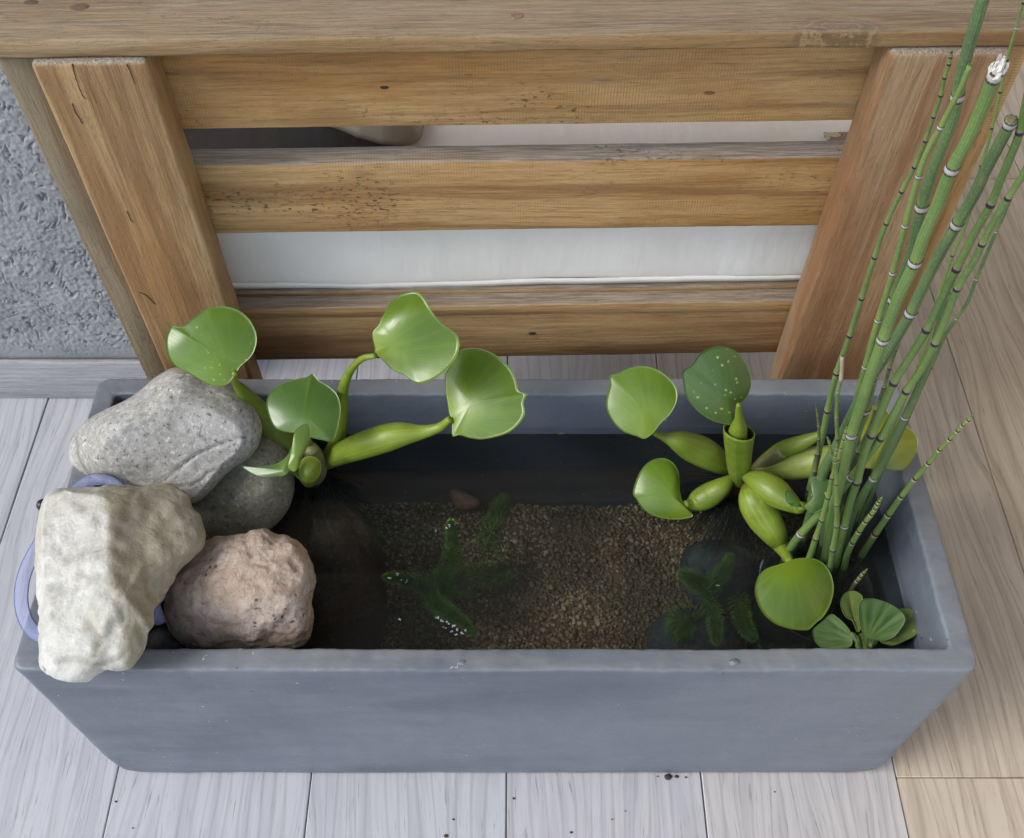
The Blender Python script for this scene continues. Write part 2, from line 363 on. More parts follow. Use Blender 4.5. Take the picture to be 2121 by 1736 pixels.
def leaf_mat(name, c1, c2, edge=(0.42, 0.50, 0.12), rough=0.3, rib=130, spots=0.0, seed=0.0, vein_amt=0.3):
    """uv.x = fan angle seen from the petiole, uv.y = distance from it, attribute rim = 0 centre..1 margin"""
    m, t = material(name); u = t.sep(t.uv()); o = t.vadd(t.obj(), (seed, 0, seed))
    a = t.n('ShaderNodeAttribute'); a.attribute_name = 'rim'; rim = a.outputs['Fac']
    f = t.noise(t.comb(t.math('MULTIPLY', u[0], rib), t.math('MULTIPLY', u[1], 1.5), seed), 1.0, 4, 0.6)
    f2 = t.noise(t.comb(t.math('MULTIPLY', u[0], rib * 0.25), t.math('MULTIPLY', u[1], 0.8), seed + 3), 1.0, 3, 0.6)
    big = t.noise(o, 14, 3, 0.5)
    c = t.mix(t.rg(big, 0.35, 0.65), c1, c2)
    c = t.mix(t.rg(f, 0.42, 0.66, 0, vein_amt), c, tuple(x * 0.55 for x in c1))
    c = t.mix(t.rg(f2, 0.45, 0.7, 0, 0.22), c, tuple(min(1, x * 1.35) for x in c2))
    c = t.mix(t.rg(u[1], 0.0, 0.45, 0.55, 0), c, (c2[0] * 1.6, c2[1] * 1.35, c2[2]))
    c = t.mix(t.rg(rim, 0.985, 1.0, 0, 0.3), c, edge)
    if spots:
        s = t.math('MULTIPLY', t.rg(t.voro(t.vadd(o, t.vscale(t.comb(t.noise(o, 200, 2), t.noise(o, 190, 2), 0.0), 0.004)), 120), 0.0, 0.26, 1, 0), t.rg(t.noise(t.vadd(o, (5, 5, 5)), 22, 2), 0.50, 0.54))
        c = t.mix(t.math('MULTIPLY', s, spots), c, (0.50, 0.52, 0.16))
        s2 = t.math('MULTIPLY', t.rg(t.voro(t.vadd(o, (3, 8, 1)), 110), 0.0, 0.18, 1, 0), t.rg(t.noise(t.vadd(o, (1, 5, 5)), 26, 2), 0.60, 0.63))
        c = t.mix(s2, c, (0.10, 0.08, 0.02))
    b = t.bump(f, 0.0003, 0.15); b = t.bump(t.noise(o, 26, 2), 0.003, 0.2, b)
    bs = t.n('ShaderNodeBsdfPrincipled'); t.put(bs.inputs['Base Color'], c); t.put(bs.inputs['Roughness'], t.rg(f, 0.3, 0.7, rough - 0.04, rough + 0.08)); t.l(b, bs.inputs['Normal'])
    bs.inputs['Specular IOR Level'].default_value = 0.6; bs.inputs['Coat Weight'].default_value = 0.18 if rough < 0.5 else 0.0; bs.inputs['Coat Roughness'].default_value = 0.16; bs.inputs['Coat IOR'].default_value = 1.45
    tr = t.n('ShaderNodeBsdfTranslucent'); t.put(tr.inputs[0], t.mix(0.5, c, (0.35, 0.5, 0.04))); 
    mx = t.n('ShaderNodeMixShader'); mx.inputs[0].default_value = 0.15; t.l(bs.outputs[0], mx.inputs[1]); t.l(tr.outputs[0], mx.inputs[2])
    t.l(mx.outputs[0], t.out.inputs[0]); return m
def bulb_mat(name, c1, c2, brown=(0.10, 0.055, 0.02), seed=0.0, specks=0.5):
    m, t = material(name); u = t.sep(t.uv()); o = t.vadd(t.obj(), (seed, seed, 0))
    f = t.noise(t.comb(t.math('MULTIPLY', u[0], 40), t.math('MULTIPLY', u[1], 0.5), seed), 1.0, 4, 0.6)
    c = t.mix(t.rg(f, 0.30, 0.75), c1, c2)
    c = t.mix(t.rg(t.noise(o, 38, 4, 0.6), 0.45, 0.66, 0, 0.5), c, tuple(x * 0.62 for x in c1))
    c = t.mix(t.rg(u[1], 0.0, 0.28, 0.85, 0.0), c, brown)
    s = t.math('MULTIPLY', t.rg(t.noise(o, 420, 2), 0.68, 0.73), specks)
    c = t.mix(s, c, (0.09, 0.06, 0.02))
    t.bsdf(c, 0.40, t.bump(f, 0.0006, 0.3, t.bump(t.noise(o, 60, 3), 0.002, 0.3)), 0.45, Subsurface_Weight=0.12, Subsurface_Radius=(0.006, 0.008, 0.002)); return m
def stem_mat(name, c1, c2, tip=None):
    m, t = material(name); u = t.sep(t.uv()); o = t.obj()
    r = t.wave(t.comb(u[0], 0.0, 0.0), 4.2, 0, 0, 1, 'X')
    n = t.noise(t.map(o, (40, 40, 9)), 1.0, 3); n2 = t.noise(o, 500, 3)
    rnd = t.rnd()
    c = t.mix(t.rg(n, 0.35, 0.65), c1, c2)
    c = t.mix(t.rg(n2, 0.45, 0.7, 0, 0.3), c, (0.30, 0.36, 0.20)); c = t.mix(t.rg(t.noise(t.map(o, (90, 90, 30)), 1.0, 4, 0.7), 0.60, 0.72, 0, 0.5), c, (0.26, 0.24, 0.12))
    c = t.mix(t.rg(r, 0.3, 0.9, 0.22, 0), c, tuple(x * 0.5 for x in c1))
    a = t.n('ShaderNodeAttribute'); a.attribute_name = 'joint'
    c = t.mix(t.math('MULTIPLY', a.outputs['Fac'], 0.45), c, (0.24, 0.32, 0.07))
    t.bsdf(c, 0.42, t.bump(t.math('ADD', t.math('MULTIPLY', r, 1.0), t.math('MULTIPLY', n2, 0.15)), 0.0003, 0.55), 0.4); return m

M = {}
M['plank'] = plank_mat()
M['paint'] = paint_mat()
M['stucco'] = stucco_mat()
M['skirt'] = wood_mat('pale_printed_skirting', 0, 3.0, honey=(0.47, 0.46, 0.47), pale=(0.56, 0.55, 0.56), dark=(0.30, 0.29, 0.30), grey=(0.5, 0.49, 0.5), wear=0.1, mold=0.0, topgrey=0.0, hatch=0)
M['grout'] = simple('dark_grout', (0.05, 0.05, 0.065), 0.9)
M['granite'] = granite_mat('pale_grey_granite', (0.37, 0.355, 0.32), (0.46, 0.45, 0.42), seed=0.3)
M['olive_granite'] = granite_mat('olive_grey_granite', (0.20, 0.195, 0.14), (0.27, 0.26, 0.195), vein=False, seed=2)
M['quartz'] = quartz_mat()
M['tufa'] = tufa_mat()
M['brown_rock'] = granite_mat('red_brown_wet_stone', (0.09, 0.048, 0.027), (0.15, 0.08, 0.045), vein=False, seed=4)
M['slate'] = granite_mat('dark_grey_pebble', (0.055, 0.058, 0.065), (0.085, 0.085, 0.09), spk=(0.02, 0.02, 0.02), vein=False, seed=6)
M['terracotta'] = simple('small_reddish_pebble', (0.36, 0.19, 0.12), 0.6, ns=60)

# ------------------------------------------------------------------ floor, wall
W = 0.2555
floor = mobj('floor', [(-6, -3, -0.012), (6, -3, -0.012), (6, 8, -0.012), (-6, 8, -0.012)], [(0, 1, 2, 3)], M['grout'], smooth=False)
tag(floor, kind='structure')
X0 = -0.0075
cols = range(-7, 12)
fine_cols = {-3: [-2.4, -1.2, 0.02, 1.24, 2.45, 3.6, 5], -2: [-1.5, -0.45, 0.78, 2.0, 3.2, 4.4], -1: [-2.0, -0.9, 0.31, 1.53, 2.7, 4], 0: [-1.8, -0.6, 0.62, 1.85, 3.1, 4.2],
             1: [-2.2, -1.0, 0.225, 1.45, 2.6, 4], 2: [-1.97, -0.78, 0.4047, 1.62, 2.8, 4], 3: [-2.1, -0.87, 0.34, 1.575, 2.8, 4], 4: [-1.4, -0.2, 1.0, 2.2, 3.4, 4.6], -4: [-1.7, -0.5, 0.7, 1.9, 3.1, 4.3]}
for c_ in cols:
    xs = X0 + W * c_; ys = fine_cols.get(c_, [-2.0 + (c_ * 0.37) % 1.2 + 1.2 * k for k in range(6)])
    for k in range(len(ys) - 1):
        gap = 0.0007
        lo = (xs + gap, ys[k] + gap * 0.6, -0.011); hi = (xs + W - gap, ys[k + 1] - gap * 0.6, 0.0 + 0.0004 * ((c_ * 7 + k * 3) % 3 - 1))
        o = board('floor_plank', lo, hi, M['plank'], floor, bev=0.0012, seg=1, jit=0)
        o['warm_bounce'] = {0: 0.12, 1: 0.25, 2: 0.85, 3: 1.0, 4: 0.9}.get(c_, 0.0 if c_ < 1 else 0.8) + (0.25 if (c_ in (0, 1) and k >= 3) else 0)  # warm bounce light, right and behind the bench, painted into the plank colour

# balcony ceiling the water mirrors, sized to limit sky light; warm bounce wall added
cm_ = simple('white_ceiling_paint', (0.62, 0.60, 0.57), 0.8, ns=3, amt=0.04)
ceil = board('ceiling', (-1.3, 0.25, 2.55), (4.5, 2.6, 2.75), cm_, None, bev=0.01, jit=0)
tag(ceil, kind='structure')
rw = board('bounce_wall', (1.9, -0.6, 0.001), (2.1, 4.5, 2.549), simple('warm_bounce_paint', (0.62, 0.48, 0.32), 0.8, ns=3, amt=0.04), None, bev=0.005, jit=0)
tag(rw, 'unseen plain warm wall, added right of the bench for its bounce light', 'wall')

# stucco wall: combed plaster relief modelled on the visible stretch
WY = 1.04
xs_ = np.concatenate([np.linspace(-3.2, -0.98, 12), np.linspace(-0.975, -0.52, 320)])
zs_ = np.concatenate([np.linspace(0.0, 0.085, 4), np.linspace(0.09, 0.84, 500), np.linspace(0.9, 2.55, 8)])
vs = []; fs = []; pits = []
for z in zs_:
    for x in xs_:
        d = 0.0; pit_ = 0.0
        if x > -0.98 and 0.09 < z < 0.85:
            p = Vector((x, z, 0)); wv = noise.noise(p * 14) * 0.9
            q = Vector((x * 190 + wv * 9, z * 135 + wv * 8 + noise.noise(p * 9) * 9, 3))
            r = 1 - abs(noise.noise(q * 0.9)) * 3.0
            g = noise.noise(p * 24 + Vector((0, 0, 4)))
            rr_ = max(0, r - 0.45) / 0.55 * min(1, max(0, noise.noise(p * 60 + Vector((3, 0, 1))) * 4 - 0.15))
            d = -0.0036 * rr_ + 0.0010 * max(0, noise.noise(q * 0.45)) + 0.0012 * noise.noise(p * 150) + 0.0006 * noise.noise(p * 330) + 0.0022 * noise.noise(p * 22)
            pit_ = rr_
            d *= min(1, (z - 0.09) / 0.05)
        vs.append((x, WY - d, z)); pits.append(pit_)
nx = len(xs_)
for j in range(len(zs_) - 1):
    for i in range(nx - 1): a = j * nx + i; fs.append((a, a + 1, a + nx + 1, a + nx))
b0 = len(vs)
vs += [(-0.52, WY + 0.16, 0), (-0.52, WY + 0.16, 2.55), (-3.2, WY + 0.16, 0), (-3.2, WY + 0.16, 2.55)]
right = [j * nx + nx - 1 for j in range(len(zs_))]
fs.append(tuple(right[::-1] + [b0, b0 + 1])[::-1])
fs.append((b0, b0 + 2, b0 + 3, b0 + 1))
wall = mobj('stucco_wall', vs, fs, M['stucco'])
_a = wall.data.attributes.new('pit', 'FLOAT', 'POINT'); _a.data.foreach_set('value', np.array(pits + [0.0] * 4, dtype=np.float32))
tag(wall, 'grey wall of rough combed stucco left of the bench, pale skirting at its foot', 'wall')
board('skirting_board', (-3.2, WY - 0.013, 0.0005), (-0.516, WY - 0.004, 0.094), M['skirt'], wall, bev=0.002)

# ------------------------------------------------------------------ bench
YAW = 0.02; BY = 0.835
bench = empty('wooden_bench', (0, BY, 0), rz=YAW)
tag(bench, 'weathered honey coloured wooden bench with slatted side, standing behind the planter', 'bench')
WP = lambda i, ax, **k: wood_mat('weathered_teak_%d' % i, ax, 1.3 * i, **k)
railm = WP(1, 0, honey=(0.32, 0.20, 0.09), pale=(0.38, 0.28, 0.165), grey=(0.255, 0.215, 0.155), wear=0.5, topgrey=0.6, mold=0.25, hatch=0.1, scar=(0.226, -0.082, 0.060, 0.020))
rail = board('top_rail', (-0.50, 0.006, 0.7835), (0.66, 0.185, 0.802), railm, bench, bev=0.0035, seg=3, cuts=(60, 6, 1), jit=0.0009)
board('slat', (-0.40, 0.044, 0.671), (0.42, 0.073, 0.783), WP(2, 0, hatch=0.55, mold=1.0), bench, bev=0.0025, cuts=(50, 1, 4), jit=0.0006, seed=1)
board('slat', (-0.40, 0.044, 0.521), (0.42, 0.073, 0.624), WP(3, 0, hatch=0.45, mold=1.0), bench, bev=0.004, seg=3, cuts=(50, 1, 4), jit=0.0007, seed=2)
sl3 = board('slat', (-0.40, 0.046, 0.287), (0.42, 0.073, 0.386), WP(4, 0, honey=(0.36, 0.20, 0.085), hatch=0.3, mold=0.3), bench, bev=0.0025, cuts=(50, 1, 4), jit=0.0006, seed=3)
board('bead', (-0.40, 0.0435, 0.3745), (0.42, 0.0475, 0.3925), WP(5, 0, honey=(0.42, 0.24, 0.1), hatch=0.0, mold=0.1), bench, bev=0.0018, cuts=(50, 1, 1), jit=0.0005, seed=4)
board('seat_rail', (-0.42, 0.0735, 0.33), (0.44, 0.10, 0.389), WP(6, 0), bench)
board('leg', (-0.45, 0.0, 0.0), (-0.3415, 0.043, 0.7825), WP(7, 2, honey=(0.36, 0.20, 0.08), pale=(0.42, 0.28, 0.14), hatch=0.15, mold=0.15, topgrey=1.0), bench, bev=0.0045, seg=3, cuts=(3, 1, 50), jit=0.0009, seed=5)
board('leg', (0.357, 0.0, 0.0), (0.474, 0.043, 0.7825), WP(8, 2, honey=(0.29, 0.165, 0.08), pale=(0.35, 0.24, 0.14), dark=(0.22, 0.09, 0.035), hatch=0.15, mold=0.3), bench, bev=0.006, seg=3, cuts=(3, 1, 50), jit=0.0012, seed=6)
o = board('side_post', (-0.489, 0.020, 0.0), (-0.4525, 0.075, 0.775), WP(9, 2, honey=(0.26, 0.205, 0.125), pale=(0.28, 0.25, 0.19), grey=(0.24, 0.22, 0.18), wear=0.9, mold=0.4), bench, bev=0.003, cuts=(1, 1, 40), jit=0.0008, seed=7)
o['label'] = 'grey weathered post face behind the left leg'
board('side_post', (0.4765, 0.020, 0.0), (0.50, 0.075, 0.775), WP(10, 2), bench, cuts=(1, 1, 10))
board('leg', (-0.45, 0.72, 0.0), (-0.37, 0.76, 0.36), WP(11, 2), bench); board('leg', (0.38, 0.72, 0.0), (0.46, 0.76, 0.36), WP(12, 2), bench)
board('seat_board', (-0.36, 0.102, 0.360), (0.40, 0.76, 0.386), WP(13, 0), bench)
plug_m = simple('rusty_wood_plug', (0.22, 0.12, 0.07), 0.6, ns=200)
knot_m = simple('dark_knot', (0.05, 0.025, 0.012), 0.7, ns=300)
def B(u, v, dy):
    d = ray(u, v); c, s = cos(YAW), sin(YAW)
    t = (dy + c * BY) / (-s * d.x + c * d.y); p = d * t
    x, y = p.x, p.y - BY
    return Vector((c * x + s * y, -s * x + c * y, CAM_H + p.z))
def Btop(u, v, z):
    p = at_z(u, v, z); c, s = cos(YAW), sin(YAW); x, y = p.x, p.y - BY
    return Vector((c * x + s * y, -s * x + c * y, z))
def disc(name, p, n, rx, rz, mat, parent, h=0.0012, lab=None):
    bm = bmesh.new(); bmesh.ops.create_cone(bm, cap_ends=True, segments=20, radius1=1, radius2=0.8, depth=1)
    for v in bm.verts:
        k = 1 + 0.10 * noise.noise(Vector((v.co.x * 3 + p[0] * 50, v.co.y * 3, 0)))
        v.co = Vector((v.co.x * rx * k, v.co.y * rz * k, v.co.z * h))
    if n == 'y':
        for v in bm.verts: v.co = Vector((v.co.x, -v.co.z, v.co.y))
    o = bobj(name, bm, mat, parent, True, p)
    o.data.set_sharp_from_angle(angle=radians(40))
    if lab: o['label'] = lab
disc('screw_plug', Btop(1070, 33, 0.802), 'z', 0.0072, 0.0062, plug_m, rail.parent, 0.002, 'round reddish plug in the top rail')
disc('knot', Btop(165, 14, 0.8021), 'z', 0.010, 0.006, simple('brown_knot', (0.14, 0.08, 0.045), 0.7, ns=300), bench, 0.0008)
disc('knot', Btop(64, 5, 0.8021), 'z', 0.008, 0.005, simple('brown_knot_b', (0.10, 0.07, 0.045), 0.7, ns=300), bench, 0.0008)
disc('knot', B(1102, 691, 0.0455), 'y', 0.0055, 0.0028, knot_m, bench, 0.0012)
disc('knot', B(796, 182, 0.0435), 'y', 0.0045, 0.0018, knot_m, bench, 0.001)
disc('knot', B(1469, 193, 0.0435), 'y', 0.006, 0.002, simple('brown_knot_c', (0.17, 0.08, 0.035), 0.7, ns=300), bench, 0.001)
# checks (cracks) in the left leg
def crack(pts, w, parent, dy=-0.0006, mat=knot_m):
    P = [B(u, v, dy) for u, v in pts]; P = [Vector(q) for q in catmull([tuple(p) for p in P], 7)]; vs = []; fs = []
    P = [p + Vector((0.0009 * noise.noise(p * 240) + 0.0006 * noise.noise(p * 600), 0, 0)) for p in P]
    for i, p in enumerate(P):
        ww = w * (1 - i / (len(P) - 1)) ** 0.7 * (0.6 + 0.8 * abs(noise.noise(p * 500))); ww = max(ww, 0.00006)
        vs += [p + Vector((-ww, 0, 0)), p + Vector((ww, 0, 0)), p + Vector((ww, 0.0015, 0)), p + Vector((-ww, 0.0015, 0))]
        if i:
            a = 4 * (i - 1); b = 4 * i
            fs += [(a, b, b + 1, a + 1), (a + 1, b + 1, b + 2, a + 2), (a + 3, a, b, b + 3)[::-1] and (a, a + 3, b + 3, b)]
    fs += [(0, 1, 2, 3), (4 * len(P) - 1, 4 * len(P) - 2, 4 * len(P) - 3, 4 * len(P) - 4)]
    mobj('crack', vs, fs, mat, parent, smooth=False)
crack([(149, 134), (152, 146), (158, 166), (168, 192), (176, 206)], 0.0005, bench)
crack([(261, 134), (268, 146), (280, 175)], 0.0003, bench)
crack([(150, 215), (157, 235), (171, 257)], 0.0004, bench)
crack([(262, 438), (269, 452), (275, 462)], 0.0004, bench)
crack([(288, 606), (302, 612), (312, 622), (322, 632)], 0.0003, bench)

# ------------------------------------------------------------------ mattress and cloths on the bench
def cloth_mat(name, c, sc_=900, amt=0.06):
    m, t = material(name); o = t.obj()
    wv = t.math('ADD', t.wave(t.map(o, (1, 1, 1)), 160, 0.6, 2, 3, 'X'), t.wave(t.map(o, (1, 1, 1)), 160, 0.6, 2, 3, 'Z'))
    n = t.noise(o, 8, 4); st = t.noise(t.map(o, (16, 5, 4)), 1.0, 3)
    cc = t.mix(t.rg(n, 0.35, 0.7, 0, 1), c, tuple(x * (1 - amt) for x in c))
    b = t.bump(st, 0.006, 0.6); b = t.bump(t.noise(t.map(o, (45, 10, 9)), 1.0, 3), 0.002, 0.5, b); b = t.bump(t.noise(o, 300, 3), 0.0005, 0.3, b)
    t.bsdf(cc, 0.9, b, 0.15); return m
mt_m = cloth_mat('white_cotton_cover', (0.88, 0.86, 0.81))
mattress = None
def soft_box(name, lo, hi, mat, parent=None, bev=0.02, amp=0.002, n=(50, 24, 10), fn=None):
    c = [(a + b) / 2 for a, b in zip(lo, hi)]
    o = board(name, lo, hi, mat, parent, bev=bev, seg=5, cuts=n, jit=0)
    for v in o.data.vertices:
        p = v.co + Vector(c)
        v.co += Vector((0, noise.noise(p * 9) * amp - abs(noise.noise(Vector((p.x * 22, 3, p.z * 5)))) * amp, noise.noise(p * 11 + Vector((4, 0, 0))) * amp))
        if fn: v.co += fn(p)
    o.data.shade_smooth(); return o
def sag(p):
    return Vector((0, 0, -0.004 * math.exp(-((p.x + 0.14) / 0.12) ** 2) if p.z < 0.42 else 0))
mw = empty('mattress', (0, BY, 0), rz=YAW)
tag(mw, 'white cotton covered mattress seen through the gaps of the bench slats', 'mattress')
soft_box('cover', (-0.372, 0.080, 0.3935), (0.50, 0.76, 0.515), mt_m, mw, bev=0.014, amp=0.0022, fn=sag)
hemp = []
hs_ = [(-0.362 + 0.84 * i / 60) for i in range(61)]
hvs = []; hfs = []
for i, x in enumerate(hs_):
    zb = 0.3925 - 0.004 * math.exp(-((x + 0.14) / 0.12) ** 2) + 0.0012 * noise.noise(Vector((x * 14, 0, 0)))
    yb = 0.0797 + 0.0006 * noise.noise(Vector((x * 40, 2, 0)))
    hvs += [(x, yb, zb), (x, yb - 0.0006, zb + 0.009), (x, yb + 0.0016, zb + 0.0096), (x, yb + 0.002, zb)]
    if i:
        a = 4 * (i - 1); b = 4 * i
        for k in range(4): hfs.append((a + k, b + k, b + (k + 1) % 4, a + (k + 1) % 4))
mobj('hem', hvs, hfs, mt_m, mw)
blanket_m = cloth_mat('dark_grey_blanket', (0.034, 0.029, 0.028))
bl = soft_box('blanket', (-0.46, 0.12, 0.5205), (-0.135, 0.72, 0.528), blanket_m, None, bev=0.003, amp=0.0012, n=(30, 30, 1))
bl.location = Matrix.Rotation(YAW, 3, 'Z') @ bl.location + Vector((0, BY, 0)); bl.rotation_euler.z = YAW
tag(bl, 'dark grey blanket spread on the left of the mattress, seen through the upper gap', 'blanket')
tsm = cloth_mat('warm_lit_cover', (0.86, 0.79, 0.69))  # warm light on the mattress top put into a separate cream colour
soft_box('warm_lit_top', (-0.36, 0.09, 0.513), (0.49, 0.75, 0.5185), tsm, mw, bev=0.002, amp=0.0012, n=(40, 20, 1))
# crumpled cream cloth lying over the blanket's end
cm = cloth_mat('cream_crumpled_cloth', (0.42, 0.385, 0.32), amt=0.2)
outl = [(672, 258), (700, 268), (722, 277), (742, 286), (770, 294), (800, 301), (830, 303), (856, 298), (870, 288), (876, 270), (880, 240), (860, 215), (800, 205), (730, 215), (690, 238)]
oc = catmull([(u, v) for u, v in outl], 4, True); cu, cv = 790, 262
vs = []; fs = []; K = 16; N = len(oc)
for k in range(K + 1):
    r = k / K
    for (u, v) in oc:
        uu = cu + (u - cu) * r; vv = cv + (v - cv) * r
        p = at_z(uu, vv, 0.529)
        h = 0.034 * (1 - r ** 3) ** 0.8 + (1 - r * 0.6) * 0.007 * noise.noise(p * 38) + 0.006 * abs(noise.noise(Vector((p.x * 30 + p.y * 60, 1, 0))))
        vs.append(p + Vector((0, 0, h if k < K else 0)))
for k in range(K):
    for i in range(N):
        fs.append((k * N + i, (k + 1) * N + i, (k + 1) * N + (i + 1) % N, k * N + (i + 1) % N))
fs.append(tuple(K * N + i for i in range(N))[::-1])
o = mobj('crumpled_cloth', vs, fs, cm)
tag(o, 'crumpled cream cloth lying at the end of the dark blanket, seen through the upper gap', 'cloth')
# mottled panel at the right
mm, t = material('mottled_cream_and_brown'); oo = t.obj()
f = t.noise(t.map(oo, (26, 40, 26)), 1.0, 2, 0.5, 0.8)
cc = t.mix(t.rg(f, 0.50, 0.515), (0.52, 0.46, 0.31), (0.30, 0.19, 0.13)); cc = t.mix(t.math('MULTIPLY', t.rg(f, 0.485, 0.5), t.rg(f, 0.52, 0.505)), cc, (0.12, 0.07, 0.05))
t.bsdf(cc, 0.7)
o = board('mottled_panel', (0.345, 0.156, 0.519), (0.47, 0.195, 0.5225), mm, None, bev=0.001)
pa = at_z(1706, 274, 0.5255); pb = at_z(1716, 304, 0.5255)
bpy.data.objects.remove(o)
o = mobj('mottled_panel', [pa, pb + Vector((0.003, -0.02, 0)), pb + Vector((0.16, -0.018, 0)), pa + Vector((0.16, 0.003, 0)),
      pa + Vector((0, 0, -0.004)), pb + Vector((0.003, -0.02, -0.004)), pb + Vector((0.16, -0.018, -0.004)), pa + Vector((0.16, 0.003, -0.004))],
      [(0, 1, 2, 3), (7, 6, 5, 4), (0, 4, 5, 1), (1, 5, 6, 2), (2, 6, 7, 3), (3, 7, 4, 0)], mm, smooth=False)
tag(o, 'small flat piece mottled cream and brown, lying on the mattress beside the right leg', 'panel')

# ------------------------------------------------------------------ planter
L0, L1, F0, F1, HT = -0.519, 0.4845, 0.4085, 0.795, 0.350
TW = 0.026; FLR = 0.03
WATER = 0.265
def planter():
    # outer: bottom loop -> top loop -> inner top loop -> inner bottom; long sides subdivided, corners rounded
    def loop(x0, x1, y0, y1, r, z, n=6, m=240):
        pts = []
        cs = [(x1 - r, y0 + r, -pi / 2), (x1 - r, y1 - r, 0), (x0 + r, y1 - r, pi / 2), (x0 + r, y0 + r, pi)]
        for q in range(4):
            cx_, cy_, a0 = cs[q]
            for k in range(n + 1):
                a = a0 + (pi / 2) * k / n; pts.append(Vector((cx_ + r * cos(a), cy_ + r * sin(a), z)))
            nx_, ny_, b0_ = cs[(q + 1) % 4]; s = pts[-1]; e = Vector((nx_ + r * cos(b0_), ny_ + r * sin(b0_), z))
            mm_ = m if q in (1, 3) else m // 2
            for k in range(1, mm_): pts.append(s.lerp(e, k / mm_))
        return pts
    rings = []
    def add(inset, z, r): rings.append(loop(L0 + inset, L1 - inset, F0 + inset, F1 - inset, r, z))
    # bottom with rounded lower edge
    add(0.030, 0.0, 0.02); add(0.012, 0.001, 0.02)
    for k in range(1, 5):
        a = k / 4 * pi / 2; add(0.010 * (1 - sin(a)), 0.010 * (1 - cos(a)) + 0.001, 0.016)
    for k in range(1, 16): add(0, 0.011 + (HT - 0.017) * k / 16, 0.014)
    for k in range(0, 5):
        a = k / 4 * pi / 2; add(0.004 * (1 - cos(a)), HT - 0.004 + 0.004 * sin(a), 0.014)
    add(TW * 0.35, HT + 0.0003, 0.011); add(TW * 0.7, HT, 0.009)
    for k in range(0, 5):
        a = k / 4 * pi / 2; add(TW - 0.004 + 0.004 * sin(a), HT - 0.004 + 0.004 * cos(a), 0.006)
    for k in range(1, 12): add(TW + 0.0015 * k / 11, HT - 0.004 - (HT - 0.004 - FLR) * k / 11, 0.006)
    add(TW + 0.05, FLR, 0.006)
    vs = []; fs = []; n = len(rings[0])
    for ri, rg_ in enumerate(rings):
        for p in rg_:
            q = p.copy()
            s = 0.0011
            q += Vector((noise.noise(p * 7), noise.noise(p * 7 + Vector((7, 0, 0))), noise.noise(p * 7 + Vector((0, 7, 0))) * 0.8)) * s
            q += Vector((noise.noise(p * 45), noise.noise(p * 45 + Vector((7, 0, 0))), noise.noise(p * 45 + Vector((0, 7, 0))))) * 0.0006
            if p.z > HT - 0.02: q += Vector((noise.noise(p * 110), noise.noise(p * 110 + Vector((7, 0, 0))), noise.noise(p * 130 + Vector((0, 7, 0))) - max(0, noise.noise(p * 60) - 0.25) * 2.5)) * 0.0006
            # pulled-in lower corners, as cast
            zz = max(0, 1 - p.z / 0.07)
            for sx, ex in ((-1, L0), (1, L1)):
                e = max(0, 1 - abs(p.x - ex) / 0.05)
                q.z += 0.020 * e * e * (max(0, 1 - p.z / 0.05)) ; q.x -= sx * 0.006 * e * zz
            vs.append(q)
        if ri:
            a = (ri - 1) * n; b = ri * n
            for i in range(n): fs.append((a + i, a + (i + 1) % n, b + (i + 1) % n, b + i))
    fs.append(tuple(range(n))[::-1]); fs.append(tuple((len(rings) - 1) * n + i for i in range(n)))
    return mobj('planter_box', vs, fs, M['paint'])
pl = planter(); pl.data.set_sharp_from_angle(angle=radians(50))
tag(pl, 'long rectangular cement planter painted blue grey, filled with water as a pond', 'planter')
# filler lumps on the front rim
def lump(u, v, z, r, h):
    bm = bmesh.new(); bmesh.ops.create_icosphere(bm, subdivisions=3, radius=1)
    for w in bm.verts:
        k = 1 + 0.35 * noise.noise(w.co * 2.2 + Vector((u, v, 0)))
        w.co = Vector((w.co.x * r * k, w.co.y * r * 0.7 * k, w.co.z * h * k))
    return bobj('paint_lump', bm, M['paint'], pl, True, at_z(u, v, z))
lump(1521, 1372, 0.3494, 0.006, 0.0022); lump(957, 1372, 0.3494, 0.005, 0.0016); lump(1489, 1388, 0.346, 0.006, 0.0018); lump(1512, 1386, 0.346, 0.004, 0.0015)

# ------------------------------------------------------------------ water
wm, t = material('still_pond_water')
fr = t.n('ShaderNodeFresnel'); fr.inputs[0].default_value = 1.33
tr = t.n('ShaderNodeBsdfTransparent'); tr.inputs[0].default_value = (0.73, 0.79, 0.80, 1)
gl = t.n('ShaderNodeBsdfGlossy'); gl.inputs['Roughness'].default_value = 0.0
nb = t.bump(t.noise(t.obj(), 6, 2), 0.0006, 0.3); t.l(nb, gl.inputs['Normal'])
mx = t.n('ShaderNodeMixShader'); t.l(fr.outputs[0], mx.inputs[0]); vd = t.n('ShaderNodeBsdfDiffuse'); vd.inputs[0].default_value = (0.13, 0.15, 0.14, 1)
mv = t.n('ShaderNodeMixShader'); mv.inputs[0].default_value = 0.05; t.l(tr.outputs[0], mv.inputs[1]); t.l(vd.outputs[0], mv.inputs[2])
t.l(mv.outputs[0], mx.inputs[1]); t.l(gl.outputs[0], mx.inputs[2]); t.l(mx.outputs[0], t.out.inputs[0])
x0, x1, y0, y1 = L0 + TW - 0.003, L1 - TW + 0.003, F0 + TW - 0.003, F1 - TW + 0.003
water = mobj('water', [(x0, y0, WATER), (x1, y0, WATER), (x1, y1, WATER), (x0, y1, WATER)], [(0, 1, 2, 3)], wm, smooth=False)
tag(water, kind='structure')

